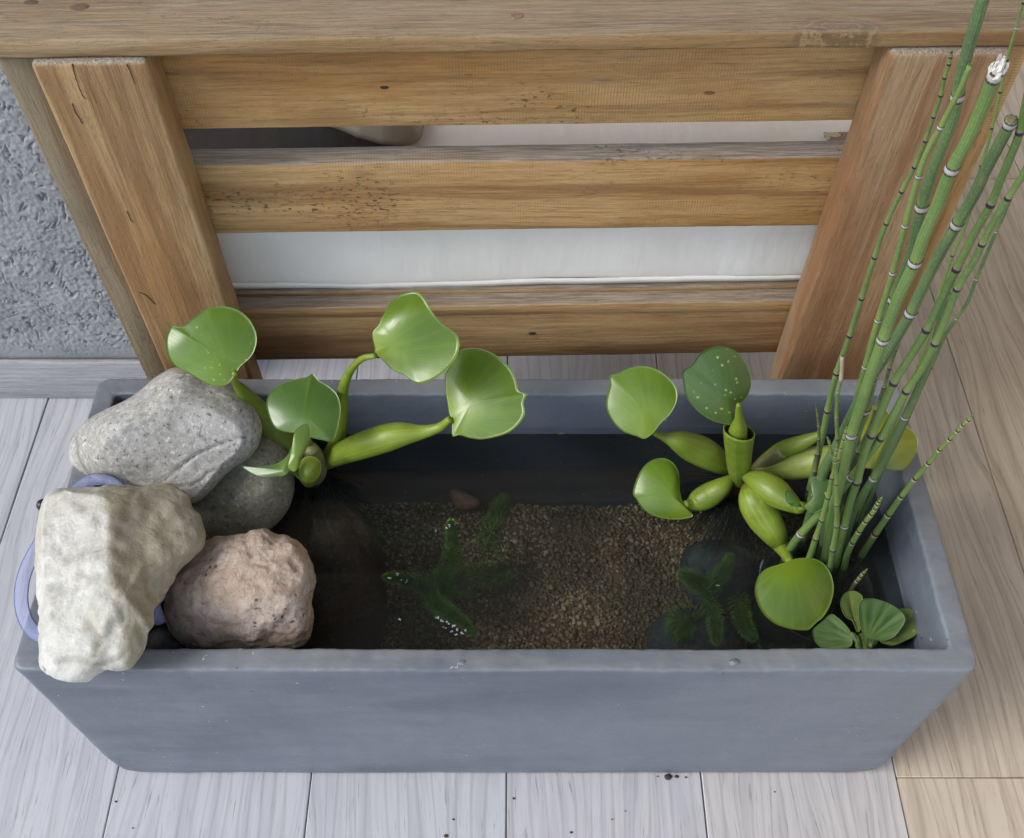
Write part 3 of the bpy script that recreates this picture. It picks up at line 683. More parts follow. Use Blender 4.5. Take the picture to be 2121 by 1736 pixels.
# ------------------------------------------------------------------ gravel
BED = 0.088
def bedz(x, y): return BED + 0.010 * noise.noise(Vector((x * 5, y * 5, 1))) + 0.006 * noise.noise(Vector((x * 16, y * 16, 1)))
grm, t = material('tan_pebble_gravel'); oo = t.obj()
at_ = t.n('ShaderNodeAttribute'); at_.attribute_name = 'tone'
cc = t.ramp(at_.outputs['Fac'], [(0.0, (0.17, 0.105, 0.055)), (0.3, (0.29, 0.18, 0.095)), (0.6, (0.40, 0.26, 0.14)), (0.85, (0.52, 0.38, 0.22)), (1.0, (0.68, 0.58, 0.42))])
cc = t.mix(t.rg(t.noise(oo, 9, 4), 0.40, 0.6, 0.75, 0), cc, (0.13, 0.085, 0.045))
t.bsdf(cc, 0.6, None, 0.3)
tmpl = []
for k in range(5):
    bm = bmesh.new(); bmesh.ops.create_icosphere(bm, subdivisions=1, radius=1)
    tmpl.append((np.array([v.co * (1 + 0.3 * noise.noise(v.co * 1.7 + Vector((k * 9, 0, 0)))) for v in bm.verts]), np.array([[v.index for v in f.verts] for f in bm.faces]))); bm.free()
NP_ = 22000; TN = []
rs = np.random.RandomState(3); VV = []; FF = []; off = 0
for i in range(NP_):
    x = rs.uniform(-0.40, 0.46); y = rs.uniform(y0 + 0.002, y1 - 0.002)
    tv, tf = tmpl[i % 5]; s = 0.0019 * (1 + 0.45 * rs.rand() + (1.1 * rs.rand() if rs.rand() < .12 else 0))
    a, b_ = rs.rand() * 6.28, rs.rand() * 0.8
    R = np.array(Matrix.Rotation(a, 3, 'Z') @ Matrix.Rotation(b_, 3, 'X'))
    v = (tv * np.array([s * (1.1 + .4 * rs.rand()), s * 0.95, s * 0.7])) @ R.T + np.array([x, y, bedz(x, y) + s * rs.uniform(-.2, 0.9)])
    TN.append(np.full(len(tv), rs.rand())); VV.append(v); FF.append(tf + off); off += len(tv)
VV = np.concatenate(VV); FF = np.concatenate(FF)
me = bpy.data.meshes.new('gravel')
# bed surface beneath the pebbles
gx = np.linspace(x0 - 0.0, x1, 90); gy = np.linspace(y0, y1, 34); bv = [(x, y, bedz(x, y) - 0.0005) for y in gy for x in gx]
bf = []
for j in range(33):
    for i in range(89):
        a = off + j * 90 + i; bf.append((a, a + 1, a + 91)); bf.append((a, a + 91, a + 90))
me.from_pydata(np.concatenate([VV, np.array(bv)]).tolist(), [], FF.tolist() + bf); me.update(); me.shade_smooth(); me.materials.append(grm)
_a = me.attributes.new('tone', 'FLOAT', 'POINT'); _a.data.foreach_set('value', np.concatenate(TN + [np.full(len(bv), 0.1)]).astype(np.float32))
go = bpy.data.objects.new('gravel', me); col.objects.link(go)
tag(go, 'tan and brown fine gravel on the bottom of the planter pond', 'gravel', kind='stuff')

# ------------------------------------------------------------------ rocks
def rock(name, outline, t0, T, mat, label, cat='rock', Tb=None, sub=5, amp=0.004, nsc=22, p=1.0, planes=None, fine=0.0006, center=None, smooth_n=3, seed=0, tilt=0.0, cracks=None, rough=0.0, stain=None):
    oc = catmull(outline, smooth_n, True)
    c = center or (sum(p_[0] for p_ in oc) / len(oc), sum(p_[1] for p_ in oc) / len(oc))
    ang = np.array([atan2(-(q[1] - c[1]), q[0] - c[0]) for q in oc]); rad = np.array([sqrt((q[0] - c[0]) ** 2 + (q[1] - c[1]) ** 2) for q in oc])
    idx = np.argsort(ang); ang = ang[idx]; rad = rad[idx]
    ang = np.concatenate([[ang[-1] - 2 * pi], ang, [ang[0] + 2 * pi]]); rad = np.concatenate([[rad[-1]], rad, [rad[0]]])
    Tb = Tb or T
    bm = bmesh.new(); bmesh.ops.create_icosphere(bm, subdivisions=sub, radius=1)
    C0 = at_t(c[0], c[1], t0); crk = []; stn = []
    for v in bm.verts:
        a, b, d = v.co
        th = atan2(b, a); s = min(1.0, sqrt(a * a + b * b))
        r = float(np.interp(th, ang, rad)); 
        uu = c[0] + cos(th) * r * s ** p; vv = c[1] - sin(th) * r * s ** p
        h = d * (T if d > 0 else Tb)
        if planes and d > 0:
            for (pu, pv, ph, gu, gv) in planes:
                h = max(min(h, ph + gu * (uu - pu) + gv * (vv - pv)), d * 0.045)
        cr = 0.0
        if cracks and d > 0:
            for (cp, w_, dp) in cracks:
                for i in range(len(cp) - 1):
                    ax, ay = cp[i]; bx, by = cp[i + 1]; L2 = (bx - ax) ** 2 + (by - ay) ** 2
                    tt = max(0, min(1, ((uu - ax) * (bx - ax) + (vv - ay) * (by - ay)) / L2)); dd = sqrt((uu - ax - tt * (bx - ax)) ** 2 + (vv - ay - tt * (by - ay)) ** 2)
                    if dd < w_ * 2.2: k_ = max(0, 1 - dd / (w_ * 2.2)); h -= 0; cr = max(cr, k_ * dp)
        stn.append(0.0 if not stain else max(0.0, min(1.0, 0.5 + (uu - float(np.interp(vv, [q_[0] for q_ in stain], [q_[1] for q_ in stain]))) / 14 + 0.9 * noise.noise(Vector((uu * 0.05, vv * 0.05, 0))))))
        crk.append(cr); P = at_t(uu, vv, t0 + tilt * (vv - c[1]) - h + cr * 0.0035)
        dirn = (P - C0).normalized()
        w = min(1, (1 - s) * 3 + 0.25)
        q = P * 1.0 + Vector((seed, 0, seed * 2))
        P = P + dirn * (amp * w * fbm(q, nsc, 4) + fine * noise.noise(q * 160) + (rough * (noise.noise(q * 62) - 0.6 * abs(noise.noise(q * 95))) if rough else 0))
        v.co = P - C0
    o = bobj(name, bm, mat, None, True, C0)
    _a = o.data.attributes.new('crack', 'FLOAT', 'POINT'); _a.data.foreach_set('value', np.array(crk, dtype=np.float32))
    _b = o.data.attributes.new('stain', 'FLOAT', 'POINT'); _b.data.foreach_set('value', np.array(stn, dtype=np.float32))
    tag(o, label, cat); return o
z4 = lambda pts: [(x * .35178, 558.5 + y * .35178) for x, y in pts]
z5 = lambda pts: [(x * .30028, 930.9 + y * .30028) for x, y in pts]
z6 = lambda pts: [(446.8 + x * .25742, 930.9 + y * .25742) for x, y in pts]
rock('granite_boulder', z4([(408, 1060), (430, 985), (480, 910), (560, 852), (650, 808), (740, 768), (830, 712), (920, 638), (1030, 578), (1150, 590), (1270, 640), (1370, 680), (1440, 735), (1500, 815), (1540, 900), (1546, 970), (1522, 1050), (1460, 1120), (1380, 1172), (1290, 1250), (1200, 1340), (1120, 1380), (980, 1370), (800, 1330), (650, 1270), (560, 1245), (500, 1225), (455, 1185), (415, 1130)]),
     1.215, 0.075, M['granite'], 'large pale grey granite boulder, rounded, lying across the planter corner under a leaf', amp=0.006, nsc=13, Tb=0.055, sub=6,
     cracks=[(z4([(920, 1255), (1040, 1170), (1120, 1110), (1200, 1070), (1290, 1035), (1370, 1005), (1460, 985)]), 2.2, 1.0), (z4([(1040, 1262), (1120, 1262), (1180, 1240), (1220, 1195), (1280, 1180)]), 2.0, 0.7), (z4([(640, 1210), (665, 1120), (720, 1020), (800, 900), (960, 760), (1060, 660), (1100, 620)]), 1.4, 0.45), (z4([(450, 985), (462, 1080), (490, 1150), (520, 1205)]), 5.0, 0.75), (z4([(530, 1060), (540, 1000), (580, 950), (650, 900), (720, 840)]), 1.4, 0.4), (z4([(1090, 970), (1130, 1000), (1140, 1030)]), 2.5, 0.4)], planes=[(345, 900, 0.056, -0.00005, -0.00016)])
rock('granite_cobble', z4([(1300, 1050), (1420, 960), (1545, 938), (1620, 975), (1690, 1050), (1728, 1170), (1737, 1290), (1705, 1400), (1640, 1490), (1560, 1560), (1450, 1620), (1300, 1660), (1180, 1650), (1080, 1500), (1080, 1300), (1180, 1150)]),
     1.262, 0.05, M['olive_granite'], 'olive grey rounded cobble wedged under the large pale boulder', amp=0.004, nsc=12, Tb=0.05, seed=3)
rock('quartz_rock', z5([(322, 310), (370, 275), (450, 262), (560, 275), (700, 250), (800, 235), (940, 262), (1060, 232), (1150, 228), (1240, 262), (1295, 310), (1320, 390), (1370, 440), (1400, 520), (1420, 600), (1395, 680), (1320, 760), (1230, 850), (1160, 950), (1120, 1040), (1070, 1110), (1060, 1190), (1020, 1280), (1000, 1380), (960, 1450), (900, 1515), (800, 1522), (720, 1530), (650, 1570), (600, 1605), (520, 1612), (440, 1600), (330, 1570), (285, 1530), (268, 1450), (270, 1380), (262, 1150), (250, 1000), (243, 850), (245, 700), (252, 580), (280, 420), (305, 340)]),
     1.085, 0.13, M['quartz'], 'cream white angular rock with a ridge, leaning over the front left corner', amp=0.0045, nsc=26, Tb=0.04, fine=0.0009, smooth_n=2, p=0.8, sub=6, tilt=-0.00032, rough=0.0030,
     stain=[(1030, 214), (1080, 224), (1140, 230), (1190, 222), (1225, 226), (1250, 246), (1290, 258), (1350, 258), (1400, 250)],
     planes=[(215, 1100, 0.060, 0.00020, 0.00004), (228, 1100, 0.062, -0.00029, 0.00005), (230, 1250, 0.058, 0.0001, -0.00022), (215, 1022, 0.052, 0.0, 0.0022), (170, 1375, 0.030, 0.0, -0.0014), (90, 1150, 0.036, 0.0030, 0.0), (268, 1300, 0.048, -0.00055, -0.0001), (190, 1300, 0.050, -0.0002, -0.00035)],
     cracks=[([(182, 1290), (200, 1312), (205, 1335), (196, 1360)], 5, 1.0), ([(120, 1372), (160, 1368), (205, 1378), (250, 1368)], 4, 0.8), ([(228, 1100), (222, 1180), (226, 1232), (246, 1250), (256, 1290)], 4, 0.5)], seed=1)
rock('porous_rock', [(338, 1235), (345, 1205), (362, 1178), (388, 1150), (412, 1134)] + z6([(-40, 720), (80, 698), (180, 680), (240, 685), (290, 650), (370, 635), (430, 650), (490, 685), (570, 690), (660, 740), (720, 800), (765, 880), (800, 960), (815, 1040), (800, 1120), (775, 1200), (785, 1300), (780, 1400), (760, 1500), (700, 1570), (600, 1600)]) + [(540, 1350), (460, 1352), (400, 1345), (365, 1325), (342, 1285)],
     1.15, 0.06, M['tufa'], 'pinkish beige porous rock with pitted surface, against the inside of the front wall', amp=0.0055, nsc=24, Tb=0.04, fine=0.0016, sub=6, p=0.85, seed=5, rough=0.0024,
     cracks=[([(530, 1165), (560, 1172)], 4, 1.0), ([(603, 1160), (612, 1175)], 4, 1.0), ([(458, 1262), (472, 1250)], 4, 1.2), ([(440, 1290), (470, 1300)], 4, 0.9), ([(560, 1245), (580, 1265), (600, 1290)], 9, 1.0)])
rock('corner_stone', [(300, 1330), (330, 1300), (365, 1310), (385, 1340), (370, 1365), (320, 1370)], 1.17, 0.02, M['slate'], 'small dark stone between the white rock and the pink rock', 'stone')
rock('submerged_rock', [(560, 1090), (600, 1045), (680, 1030), (750, 1060), (792, 1130), (800, 1220), (790, 1330), (700, 1390), (600, 1380), (555, 1250)], 1.335, 0.06, M['brown_rock'], 'red brown rock under the water beside the pink rock', amp=0.013, nsc=11, seed=8)
rock('flat_stone', [(1408, 1180), (1418, 1140), (1450, 1122), (1500, 1118), (1545, 1130), (1566, 1165), (1566, 1215), (1545, 1255), (1480, 1275), (1425, 1240)], 1.36, 0.03, M['slate'], 'dark grey flat stone under water, below the hyacinth roots', 'stone', nsc=10)
rock('flat_stone', [(1340, 1320), (1355, 1285), (1400, 1262), (1460, 1262), (1520, 1290), (1540, 1340), (1500, 1400), (1400, 1410), (1350, 1370)], 1.32, 0.03, M['slate'], 'dark grey stone under water at the front wall, covered by hornwort', 'stone', nsc=10, seed=3)
rock('flat_stone', [(1560, 1300), (1580, 1265), (1640, 1255), (1700, 1275), (1720, 1330), (1690, 1390), (1600, 1395)], 1.31, 0.03, M['slate'], 'dark stone under water beneath the round glossy leaf at the front', 'stone', nsc=10, seed=4)
rock('small_pebble', [(932, 1018), (944, 1012), (968, 1020), (988, 1032), (993, 1046), (978, 1056), (955, 1058), (941, 1048)], 1.45, 0.016, M['terracotta'], 'small reddish brown pebble on the gravel at the back wall', 'pebble', sub=4, amp=0.001)

# ------------------------------------------------------------------ clear plastic hose
hm, t = material('clear_blue_plastic')
fr = t.n('ShaderNodeFresnel'); fr.inputs[0].default_value = 1.12
lw = t.n('ShaderNodeLayerWeight'); lw.inputs[0].default_value = 0.45
tr = t.n('ShaderNodeBsdfTransparent'); t.l(t.mix(t.rg(lw.outputs['Facing'], 0.1, 0.85), (0.99, 0.99, 1.0), (0.66, 0.73, 1.0)), tr.inputs[0])
gl = t.n('ShaderNodeBsdfGlossy'); gl.inputs['Roughness'].default_value = 0.08
df = t.n('ShaderNodeBsdfDiffuse'); df.inputs[0].default_value = (0.55, 0.63, 1.0, 1)
m1 = t.n('ShaderNodeMixShader'); m1.inputs[0].default_value = 0.22; t.l(tr.outputs[0], m1.inputs[1]); t.l(df.outputs[0], m1.inputs[2])
m2 = t.n('ShaderNodeMixShader'); t.l(fr.outputs[0], m2.inputs[0]); t.l(m1.outputs[0], m2.inputs[1]); t.l(gl.outputs[0], m2.inputs[2]); t.l(m2.outputs[0], t.out.inputs[0])
hpts = [(330, 1290), (318, 1250), (300, 1130), (270, 1050), (240, 1005), (205, 993), (170, 1005), (130, 1050), (85, 1120), (58, 1170), (45, 1215), (46, 1262), (62, 1300), (92, 1322), (150, 1335), (230, 1335), (300, 1320)]
hz = [0.33, 0.345, 0.358, 0.364, 0.368, 0.372, 0.366, 0.36, 0.359, 0.359, 0.359, 0.359, 0.359, 0.359, 0.358, 0.352, 0.335]
hp = catmull([tuple(at_z(u, v, z)) for (u, v), z in zip(hpts, hz)], 8)
hose = empty('plastic_hose', hp[0]); tag(hose, 'loop of clear bluish plastic hose lying under the white rock on the planter rim', 'hose')
o = tube('hose_tube', [Vector(p) - Vector(hp[0]) for p in hp], [0.0072] * len(hp), hm, hose, sides=20)
cb = at_z(88, 1046, 0.345)
blk = simple('black_rubber', (0.02, 0.018, 0.02), 0.4)
bm = bmesh.new(); bmesh.ops.create_cone(bm, cap_ends=True, segments=20, radius1=0.0075, radius2=0.006, depth=0.018)
bmesh.ops.bevel(bm, geom=[e for e in bm.edges if e.calc_length() < 0.004], offset=0.0008, segments=2, affect='EDGES')
o = bobj('cable_clip', bm, blk, None, True, cb); o.rotation_euler = (0.5, 0.4, 0)
tag(o, 'small black cap peeking out behind the upper left of the white rock', 'cap')

# ------------------------------------------------------------------ leaves
def leaf(name, outline, base, anchor, normal, mat, parent, cup=0.006, K=14, ripple=0.0009, thick=0.0006, curl=None, sm=6, center=None, rib=0, seed=0.0, label=None):
    """blade surface through anchor (3D) with given normal; outline traced, base = petiole joint (u,v)"""
    n = Vector(normal).normalized()
    oc = catmull(outline, sm, True); N = len(oc)
    def onp(u, v):
        d = ray(u, v); return O + d * ((anchor - O).dot(n) / d.dot(n))
    B0 = onp(*base); pts = [onp(u, v) for u, v in oc]
    c = Vector((0, 0, 0))
    for p in pts: c += p
    c /= len(pts)
    if center: c = onp(*center)
    c = c.lerp(B0, 0.25)
    R = max((p - c).length for p in pts)
    ex = (c - B0).normalized() if (c - B0).length > 1e-5 else Vector((1, 0, 0)); ey = n.cross(ex)
    verts = [c]; uv = []; rim = [0.0]
    def disp(p, r):
        d = p - B0; x = d.dot(ex) / (2 * R); y = d.dot(ey) / R
        h = -cup * r * r + ripple * r * r * sin(6 * atan2((p - c).dot(ey), (p - c).dot(ex)) / 2 + seed) - 0.35 * cup * y * y
        h += ripple * 1.3 * noise.noise(p * 18 + Vector((seed, 0, 0)))
        if curl: h += curl(x, y, r)
        if rib: 
            a = atan2(d.dot(ey), d.dot(ex)); h += rib * abs(sin(a * 9)) * min(1, d.length / R) * 1.0
        return n * h
    verts[0] = c + disp(c, 0)
    for k in range(1, K + 1):
        r = (k / K) ** 0.85
        for p in pts: verts.append(c.lerp(p, r) + disp(c.lerp(p, r), r)); rim.append(r)
    faces = [(0, 1 + i, 1 + (i + 1) % N) for i in range(N)]
    for k in range(K - 1):
        for i in range(N):
            a = 1 + k * N; b = 1 + (k + 1) * N; faces.append((a + i, b + i, b + (i + 1) % N, a + (i + 1) % N))
    # orient toward normal
    v0, v1, v2 = (verts[i] for i in faces[0])
    if (v1 - v0).cross(v2 - v0).dot(n) < 0: faces = [f[::-1] for f in faces]
    # underside
    m0 = len(verts); und = [v - n * thick for v in verts]
    for v in (verts): 
        d = v - B0; a = atan2(d.dot(ey), d.dot(ex)); uv.append((a / 3.0, d.length / (2 * R)))
    verts = verts + und; uv = uv + uv; rim = rim + rim
    faces = faces + [tuple(i + m0 for i in f[::-1]) for f in faces]
    last = 1 + (K - 1) * N
    for i in range(N):
        a, b = last + i, last + (i + 1) % N; faces.append((a, a + m0, b + m0, b))
    loc = B0.copy(); verts = [v - loc for v in verts]
    o = mobj(name, verts, faces, mat, parent, uv=uv)
    at = o.data.attributes.new('rim', 'FLOAT', 'POINT'); at.data.foreach_set('value', np.array(rim, dtype=np.float32))
    o.location = loc - (parent.location if parent else Vector((0, 0, 0)))
    if label: o['label'] = label
    return o
def petiole(name, pts, radii, mat, parent, sides=18, flat=1.0, n=8):
    """pts (u,v,Y) ; radii in px of the photograph's width/2"""
    P = []
    for (u, v, y), r in zip(pts, radii):
        p = at_y(u, v, y); t_ = (p - O).dot(Vector((0, cos(TH), -sin(TH)))); P.append((*p, r * t_ / FPX))
    C_ = catmull(P, n); loc = Vector(C_[0][:3])
    o = tube(name, [Vector(c[:3]) - loc for c in C_], [max(0.0008, c[3]) for c in C_], mat, parent, sides=sides, flat=flat)
    o.location = loc - parent.location
    return o
LM = [leaf_mat('hyacinth_leaf_a', (0.09, 0.175, 0.013), (0.13, 0.235, 0.017), seed=1, spots=1.0),
      leaf_mat('hyacinth_leaf_b', (0.10, 0.18, 0.013), (0.145, 0.24, 0.017), seed=2),
      leaf_mat('hyacinth_leaf_c', (0.07, 0.15, 0.030), (0.095, 0.185, 0.035), seed=3),
      leaf_mat('hyacinth_leaf_d', (0.055, 0.115, 0.028), (0.07, 0.135, 0.03), seed=4, spots=1.0, rough=0.36),
      leaf_mat('hyacinth_leaf_e', (0.13, 0.20, 0.02), (0.18, 0.255, 0.027), seed=5, rough=0.27)]
BM_ = [bulb_mat('hyacinth_stalk_a', (0.17, 0.245, 0.025), (0.26, 0.33, 0.04), seed=1), bulb_mat('hyacinth_stalk_b', (0.14, 0.205, 0.02), (0.20, 0.265, 0.03), seed=2, brown=(0.15, 0.2, 0.03)),
       bulb_mat('hyacinth_bulb_pale', (0.26, 0.34, 0.06), (0.36, 0.42, 0.12), seed=3, specks=0.9)]
sheath_m = bulb_mat('papery_sheath', (0.16, 0.17, 0.06), (0.27, 0.25, 0.12), seed=5, brown=(0.09, 0.05, 0.03))
root_m = simple('dark_roots', (0.012, 0.011, 0.012), 0.6)
ZA_ = lambda pts: [(( 400 + x / 2.893) / 1.3428, (780 + y / 2.893) / 1.3428) for x, y in pts]
ZB_ = lambda pts: [(( 900 + x / 2.893) / 1.3428, (780 + y / 2.893) / 1.3428) for x, y in pts]
ZC_ = lambda pts: [((1640 + x / 2.893) / 1.3428, (940 + y / 2.893) / 1.3428) for x, y in pts]
ZE_ = lambda pts: [(1526.7 + x * .21451, 1005.4 + y * .21451) for x, y in pts]
ZD_ = lambda pts: [(1638.4 + x * .23594, 819.2 + y * .23594) for x, y in pts]
def roots(parent, c, n, L, spread):
    vs = []; fs = []
    for i in range(n):
        a = random.random() * 6.28; r = random.random() ** 0.5 * spread; l = L * random.uniform(0.5, 1)
        p = Vector((c.x + cos(a) * 0.008, c.y + sin(a) * 0.008, WATER - 0.001)); q = p.copy()
        for k in range(5):
            tt = k / 4; q = p + Vector((cos(a) * r * tt, sin(a) * r * tt, -l * tt)) + Vector((noise.noise(Vector((i, k, 0)) * 1.3), noise.noise(Vector((i, k, 7)) * 1.3), 0)) * 0.008
            w = 0.0011 * (1 - tt * 0.6); b = len(vs)
            vs += [q + Vector((w, 0, 0)), q + Vector((-w / 2, w, 0)), q + Vector((-w / 2, -w, 0))]
            if k:
                for j in range(3): fs.append((b - 3 + j, b - 3 + (j + 1) % 3, b + (j + 1) % 3, b + j))
    o = mobj('roots', [v - parent.location for v in vs], fs, root_m, parent); o['kind'] = 'stuff'

# --- plant A, left
cA = at_z(655, 968, WATER)
pA = empty('water_hyacinth', cA); tag(pA, 'left water hyacinth, four broad glossy leaves, floating beside the grey boulder', 'plant', 'water hyacinths floating in the planter')
A1 = ZA_([(205, 362), (285, 372), (360, 320), (430, 262), (520, 215), (630, 203), (740, 232), (830, 300), (885, 390), (903, 470), (885, 560), (840, 630), (770, 690), (735, 740), (680, 820), (620, 848), (530, 845), (440, 800), (330, 735), (240, 690), (185, 620), (162, 530), (162, 450), (180, 400)])
leaf('leaf_blade', A1, ZA_([(715, 770)])[0], at_y(435, 715, 0.735), (0.10, -0.62, 0.78), LM[0], pA, cup=0.006, curl=lambda x, y, r: -0.012 * max(0, x - 0.5) ** 2 * 8, seed=1)
A2 = ZB_([(395, 585), (400, 540), (390, 470), (392, 410), (440, 360), (460, 310), (490, 250), (520, 180), (580, 120), (660, 90), (740, 90), (800, 140), (840, 200), (890, 280), (950, 350), (1020, 400), (1060, 450), (1068, 520), (1050, 600), (1000, 680), (930, 750), (840, 805), (750, 828), (690, 805), (620, 755), (540, 725), (480, 670), (430, 615)])
leaf('leaf_blade', A2, ZB_([(400, 598)])[0], at_y(860, 700, 0.72), (-0.22, -0.55, 0.80), LM[1], pA, cup=0.006, seed=2.5, curl=lambda x, y, r: 0.006 * sin(y * 4))
A3 = ZB_([(1000, 1080), (985, 1000), (968, 900), (962, 760), (1000, 680), (1060, 575), (1120, 540), (1190, 532), (1290, 550), (1400, 610), (1490, 700), (1535, 790), (1560, 880), (1618, 912), (1600, 980), (1608, 1070), (1560, 1150), (1480, 1215), (1380, 1250), (1260, 1272), (1160, 1262), (1080, 1240), (1025, 1250), (1020, 1180), (1022, 1120)])
leaf('leaf_blade', A3, ZB_([(1010, 1100)])[0], at_y(1000, 815, 0.705), (-0.25, -0.45, 0.85), LM[1], pA, cup=0.006, seed=4)
A4 = ZA_([(1350, 725), (1400, 780), (1480, 830), (1550, 900), (1578, 1000), (1570, 1090), (1545, 1200), (1510, 1275), (1430, 1265), (1330, 1245), (1230, 1215), (1100, 1190), (1030, 1150), (990, 1060), (973, 970), (1000, 890), (1060, 835), (1150, 790), (1260, 760), (1310, 750)])
leaf('leaf_blade', A4, ZA_([(1290, 1300)])[0], at_y(628, 840, 0.685), (0.05, -0.25, 0.96), LM[2], pA, cup=0.007, seed=5, curl=lambda x, y, r: -0.006 * max(0, x - 0.4) ** 2)
A5 = ZA_([(1320, 1155), (1340, 1190), (1338, 1280), (1305, 1370), (1270, 1430), (1250, 1500), (1215, 1540), (1180, 1530), (1160, 1500), (1175, 1430), (1190, 1360), (1200, 1290), (1215, 1220), (1260, 1175)])
leaf('leaf_blade', A5, ZA_([(1210, 1560)])[0], at_y(620, 930, 0.625), (0.25, -0.62, 0.72), LM[1], pA, cup=0.003, seed=6, thick=0.0012, ripple=0.0006)
A5b = ZA_([(1200, 1290), (1192, 1370), (1180, 1450), (1160, 1520), (1125, 1560), (1040, 1572), (930, 1572), (850, 1545), (775, 1492), (830, 1492), (920, 1497), (1020, 1482), (1110, 1440), (1170, 1370)])
leaf('leaf_blade', A5b, ZA_([(1190, 1545)])[0], at_y(590, 975, 0.635), (-0.2, -0.3, 0.93), LM[2], pA, cup=0.003, seed=6.5, center=ZA_([(1090, 1520)])[0], thick=0.0012, ripple=0.0006)
# young rolled leaf
A6 = ZA_([(1245, 1500), (1265, 1450), (1320, 1425), (1385, 1440), (1418, 1495), (1410, 1570), (1370, 1625), (1310, 1640), (1265, 1618), (1240, 1570)])
leaf('young_leaf', A6, ZA_([(1275, 1600)])[0], at_y(640, 975, 0.645), (0.1, -0.6, 0.7), BM_[1], pA, cup=0.012, seed=2, thick=0.002)
petiole('stalk', [(648, 985, 0.69), (640, 998, 0.675), (630, 985, 0.665), (612, 975, 0.66), (598, 968, 0.655)], [14, 12, 13, 9, 6], BM_[1], pA)
petiole('stalk', [(650, 975, 0.70), (610, 930, 0.715), (565, 890, 0.725), (530, 845, 0.73), (503, 812, 0.725), (487, 790, 0.72), (486, 772, 0.715)], [16, 24, 28, 22, 14, 7, 6], BM_[1], pA)
petiole('stalk', [(668, 960, 0.705), (690, 930, 0.715), (704, 890, 0.72), (707, 845, 0.72), (712, 800, 0.715), (728, 765, 0.71), (750, 743, 0.705), (778, 737, 0.70)], [12, 15, 15, 14, 11, 8, 7, 6], BM_[1], pA)
petiole('stalk', [(676, 962, 0.71), (700, 943, 0.70), (745, 925, 0.69), (790, 910, 0.685), (830, 900, 0.685), (875, 895, 0.685), (910, 885, 0.685), (932, 868, 0.685)], [12, 22, 28, 30, 26, 15, 10, 7], BM_[0], pA)
petiole('stalk', [(650, 965, 0.70), (640, 930, 0.70), (634, 905, 0.695), (630, 885, 0.69)], [12, 12, 9, 7], BM_[1], pA)
petiole('sheath', [(650, 1000, 0.70), (655, 975, 0.70), (652, 950, 0.695), (644, 928, 0.69)], [14, 22, 21, 14], sheath_m, pA)
roots(pA, cA, 150, 0.10, 0.05)
# --- plant B, right
cB = at_z(1532, 990, WATER)
pB = empty('water_hyacinth', cB); tag(pB, 'right water hyacinth with swollen green stalks, floating between the pond centre and the horsetail', 'plant', 'water hyacinths floating in the planter')
B1 = ZC_([(160, 300), (220, 285), (300, 245), (390, 222), (480, 228), (570, 265), (640, 320), (690, 385), (708, 460), (690, 540), (640, 620), (590, 665), (550, 710), (510, 765), (440, 810), (380, 790), (280, 755), (210, 700), (155, 620), (130, 540), (140, 450), (162, 370)])
leaf('leaf_blade', B1, ZC_([(520, 755)])[0], at_y(1330, 832, 0.715), (-0.12, -0.50, 0.82), LM[1], pB, cup=0.005, seed=7)
B2 = ZC_([(770, 285), (840, 235), (900, 150), (980, 105), (1060, 85), (1150, 100), (1240, 160), (1300, 250), (1325, 340), (1320, 430), (1280, 510), (1225, 565), (1215, 620), (1185, 720), (1100, 715), (1000, 685), (900, 620), (830, 545), (790, 460), (775, 370)])
leaf('leaf_blade', B2, ZC_([(1200, 640)])[0], at_y(1490, 802, 0.69), (0.15, -0.80, 0.55), LM[3], pB, cup=0.009, seed=8)
B3 = ZC_([(360, 1240), (380, 1150), (420, 1060), (480, 995), (560, 962), (640, 970), (700, 1020), (730, 1090), (735, 1170), (740, 1250), (770, 1330), (845, 1420), (790, 1448), (700, 1455), (600, 1445), (500, 1410), (430, 1350), (385, 1280)])
leaf('leaf_blade', B3, ZC_([(790, 1365)])[0], at_z(1375, 1010, 0.30), (0.05, -0.42, 0.88), LM[1], pB, cup=0.009, seed=9, curl=lambda x, y, r: -0.004 * y)
B5 = ZE_([(480, 735), (530, 715), (590, 695), (680, 684), (770, 690), (860, 735), (915, 800), (950, 890), (962, 980), (950, 1070), (915, 1170), (860, 1260), (790, 1320), (740, 1370), (700, 1388), (600, 1385), (480, 1360), (380, 1315), (290, 1230), (235, 1130), (205, 1020), (215, 920), (250, 840), (320, 785), (400, 760)])
leaf('leaf_blade', B5, ZE_([(505, 725)])[0], at_z(1653, 1228, 0.305), (0.12, -0.28, 0.95), LM[1], pB, cup=0.008, seed=10, curl=lambda x, y, r: -0.006 * max(0, x - 0.72) ** 2 * 8)
# curled small leaf
B4 = ZE_([(650, 205), (690, 140), (710, 60), (700, -30), (720, -75), (800, -80), (870, -55), (905, 0), (900, 90), (870, 180), (820, 235), (740, 270), (690, 255)])
leaf('leaf_blade', B4, ZE_([(640, 215)])[0], at_y(1690, 1020, 0.585), (-0.30, -0.55, 0.75), LM[3], pB, cup=0.006, seed=11)
B4b = ZE_([(485, 100), (500, 55), (545, 45), (575, 90), (600, 150), (650, 200), (620, 215), (560, 200), (505, 165)])
leaf('leaf_blade', B4b, ZE_([(630, 205)])[0], at_y(1652, 1032, 0.60), (0.4, -0.5, 0.75), LM[2], pB, cup=0.004, seed=12)
B6 = ZD_([(700, 100), (760, 60), (860, 100), (900, 150), (1010, 230), (1110, 310), (1145, 385), (1130, 480), (1080, 570), (1010, 635), (900, 640), (800, 620), (700, 620), (640, 590), (620, 450), (650, 250)])
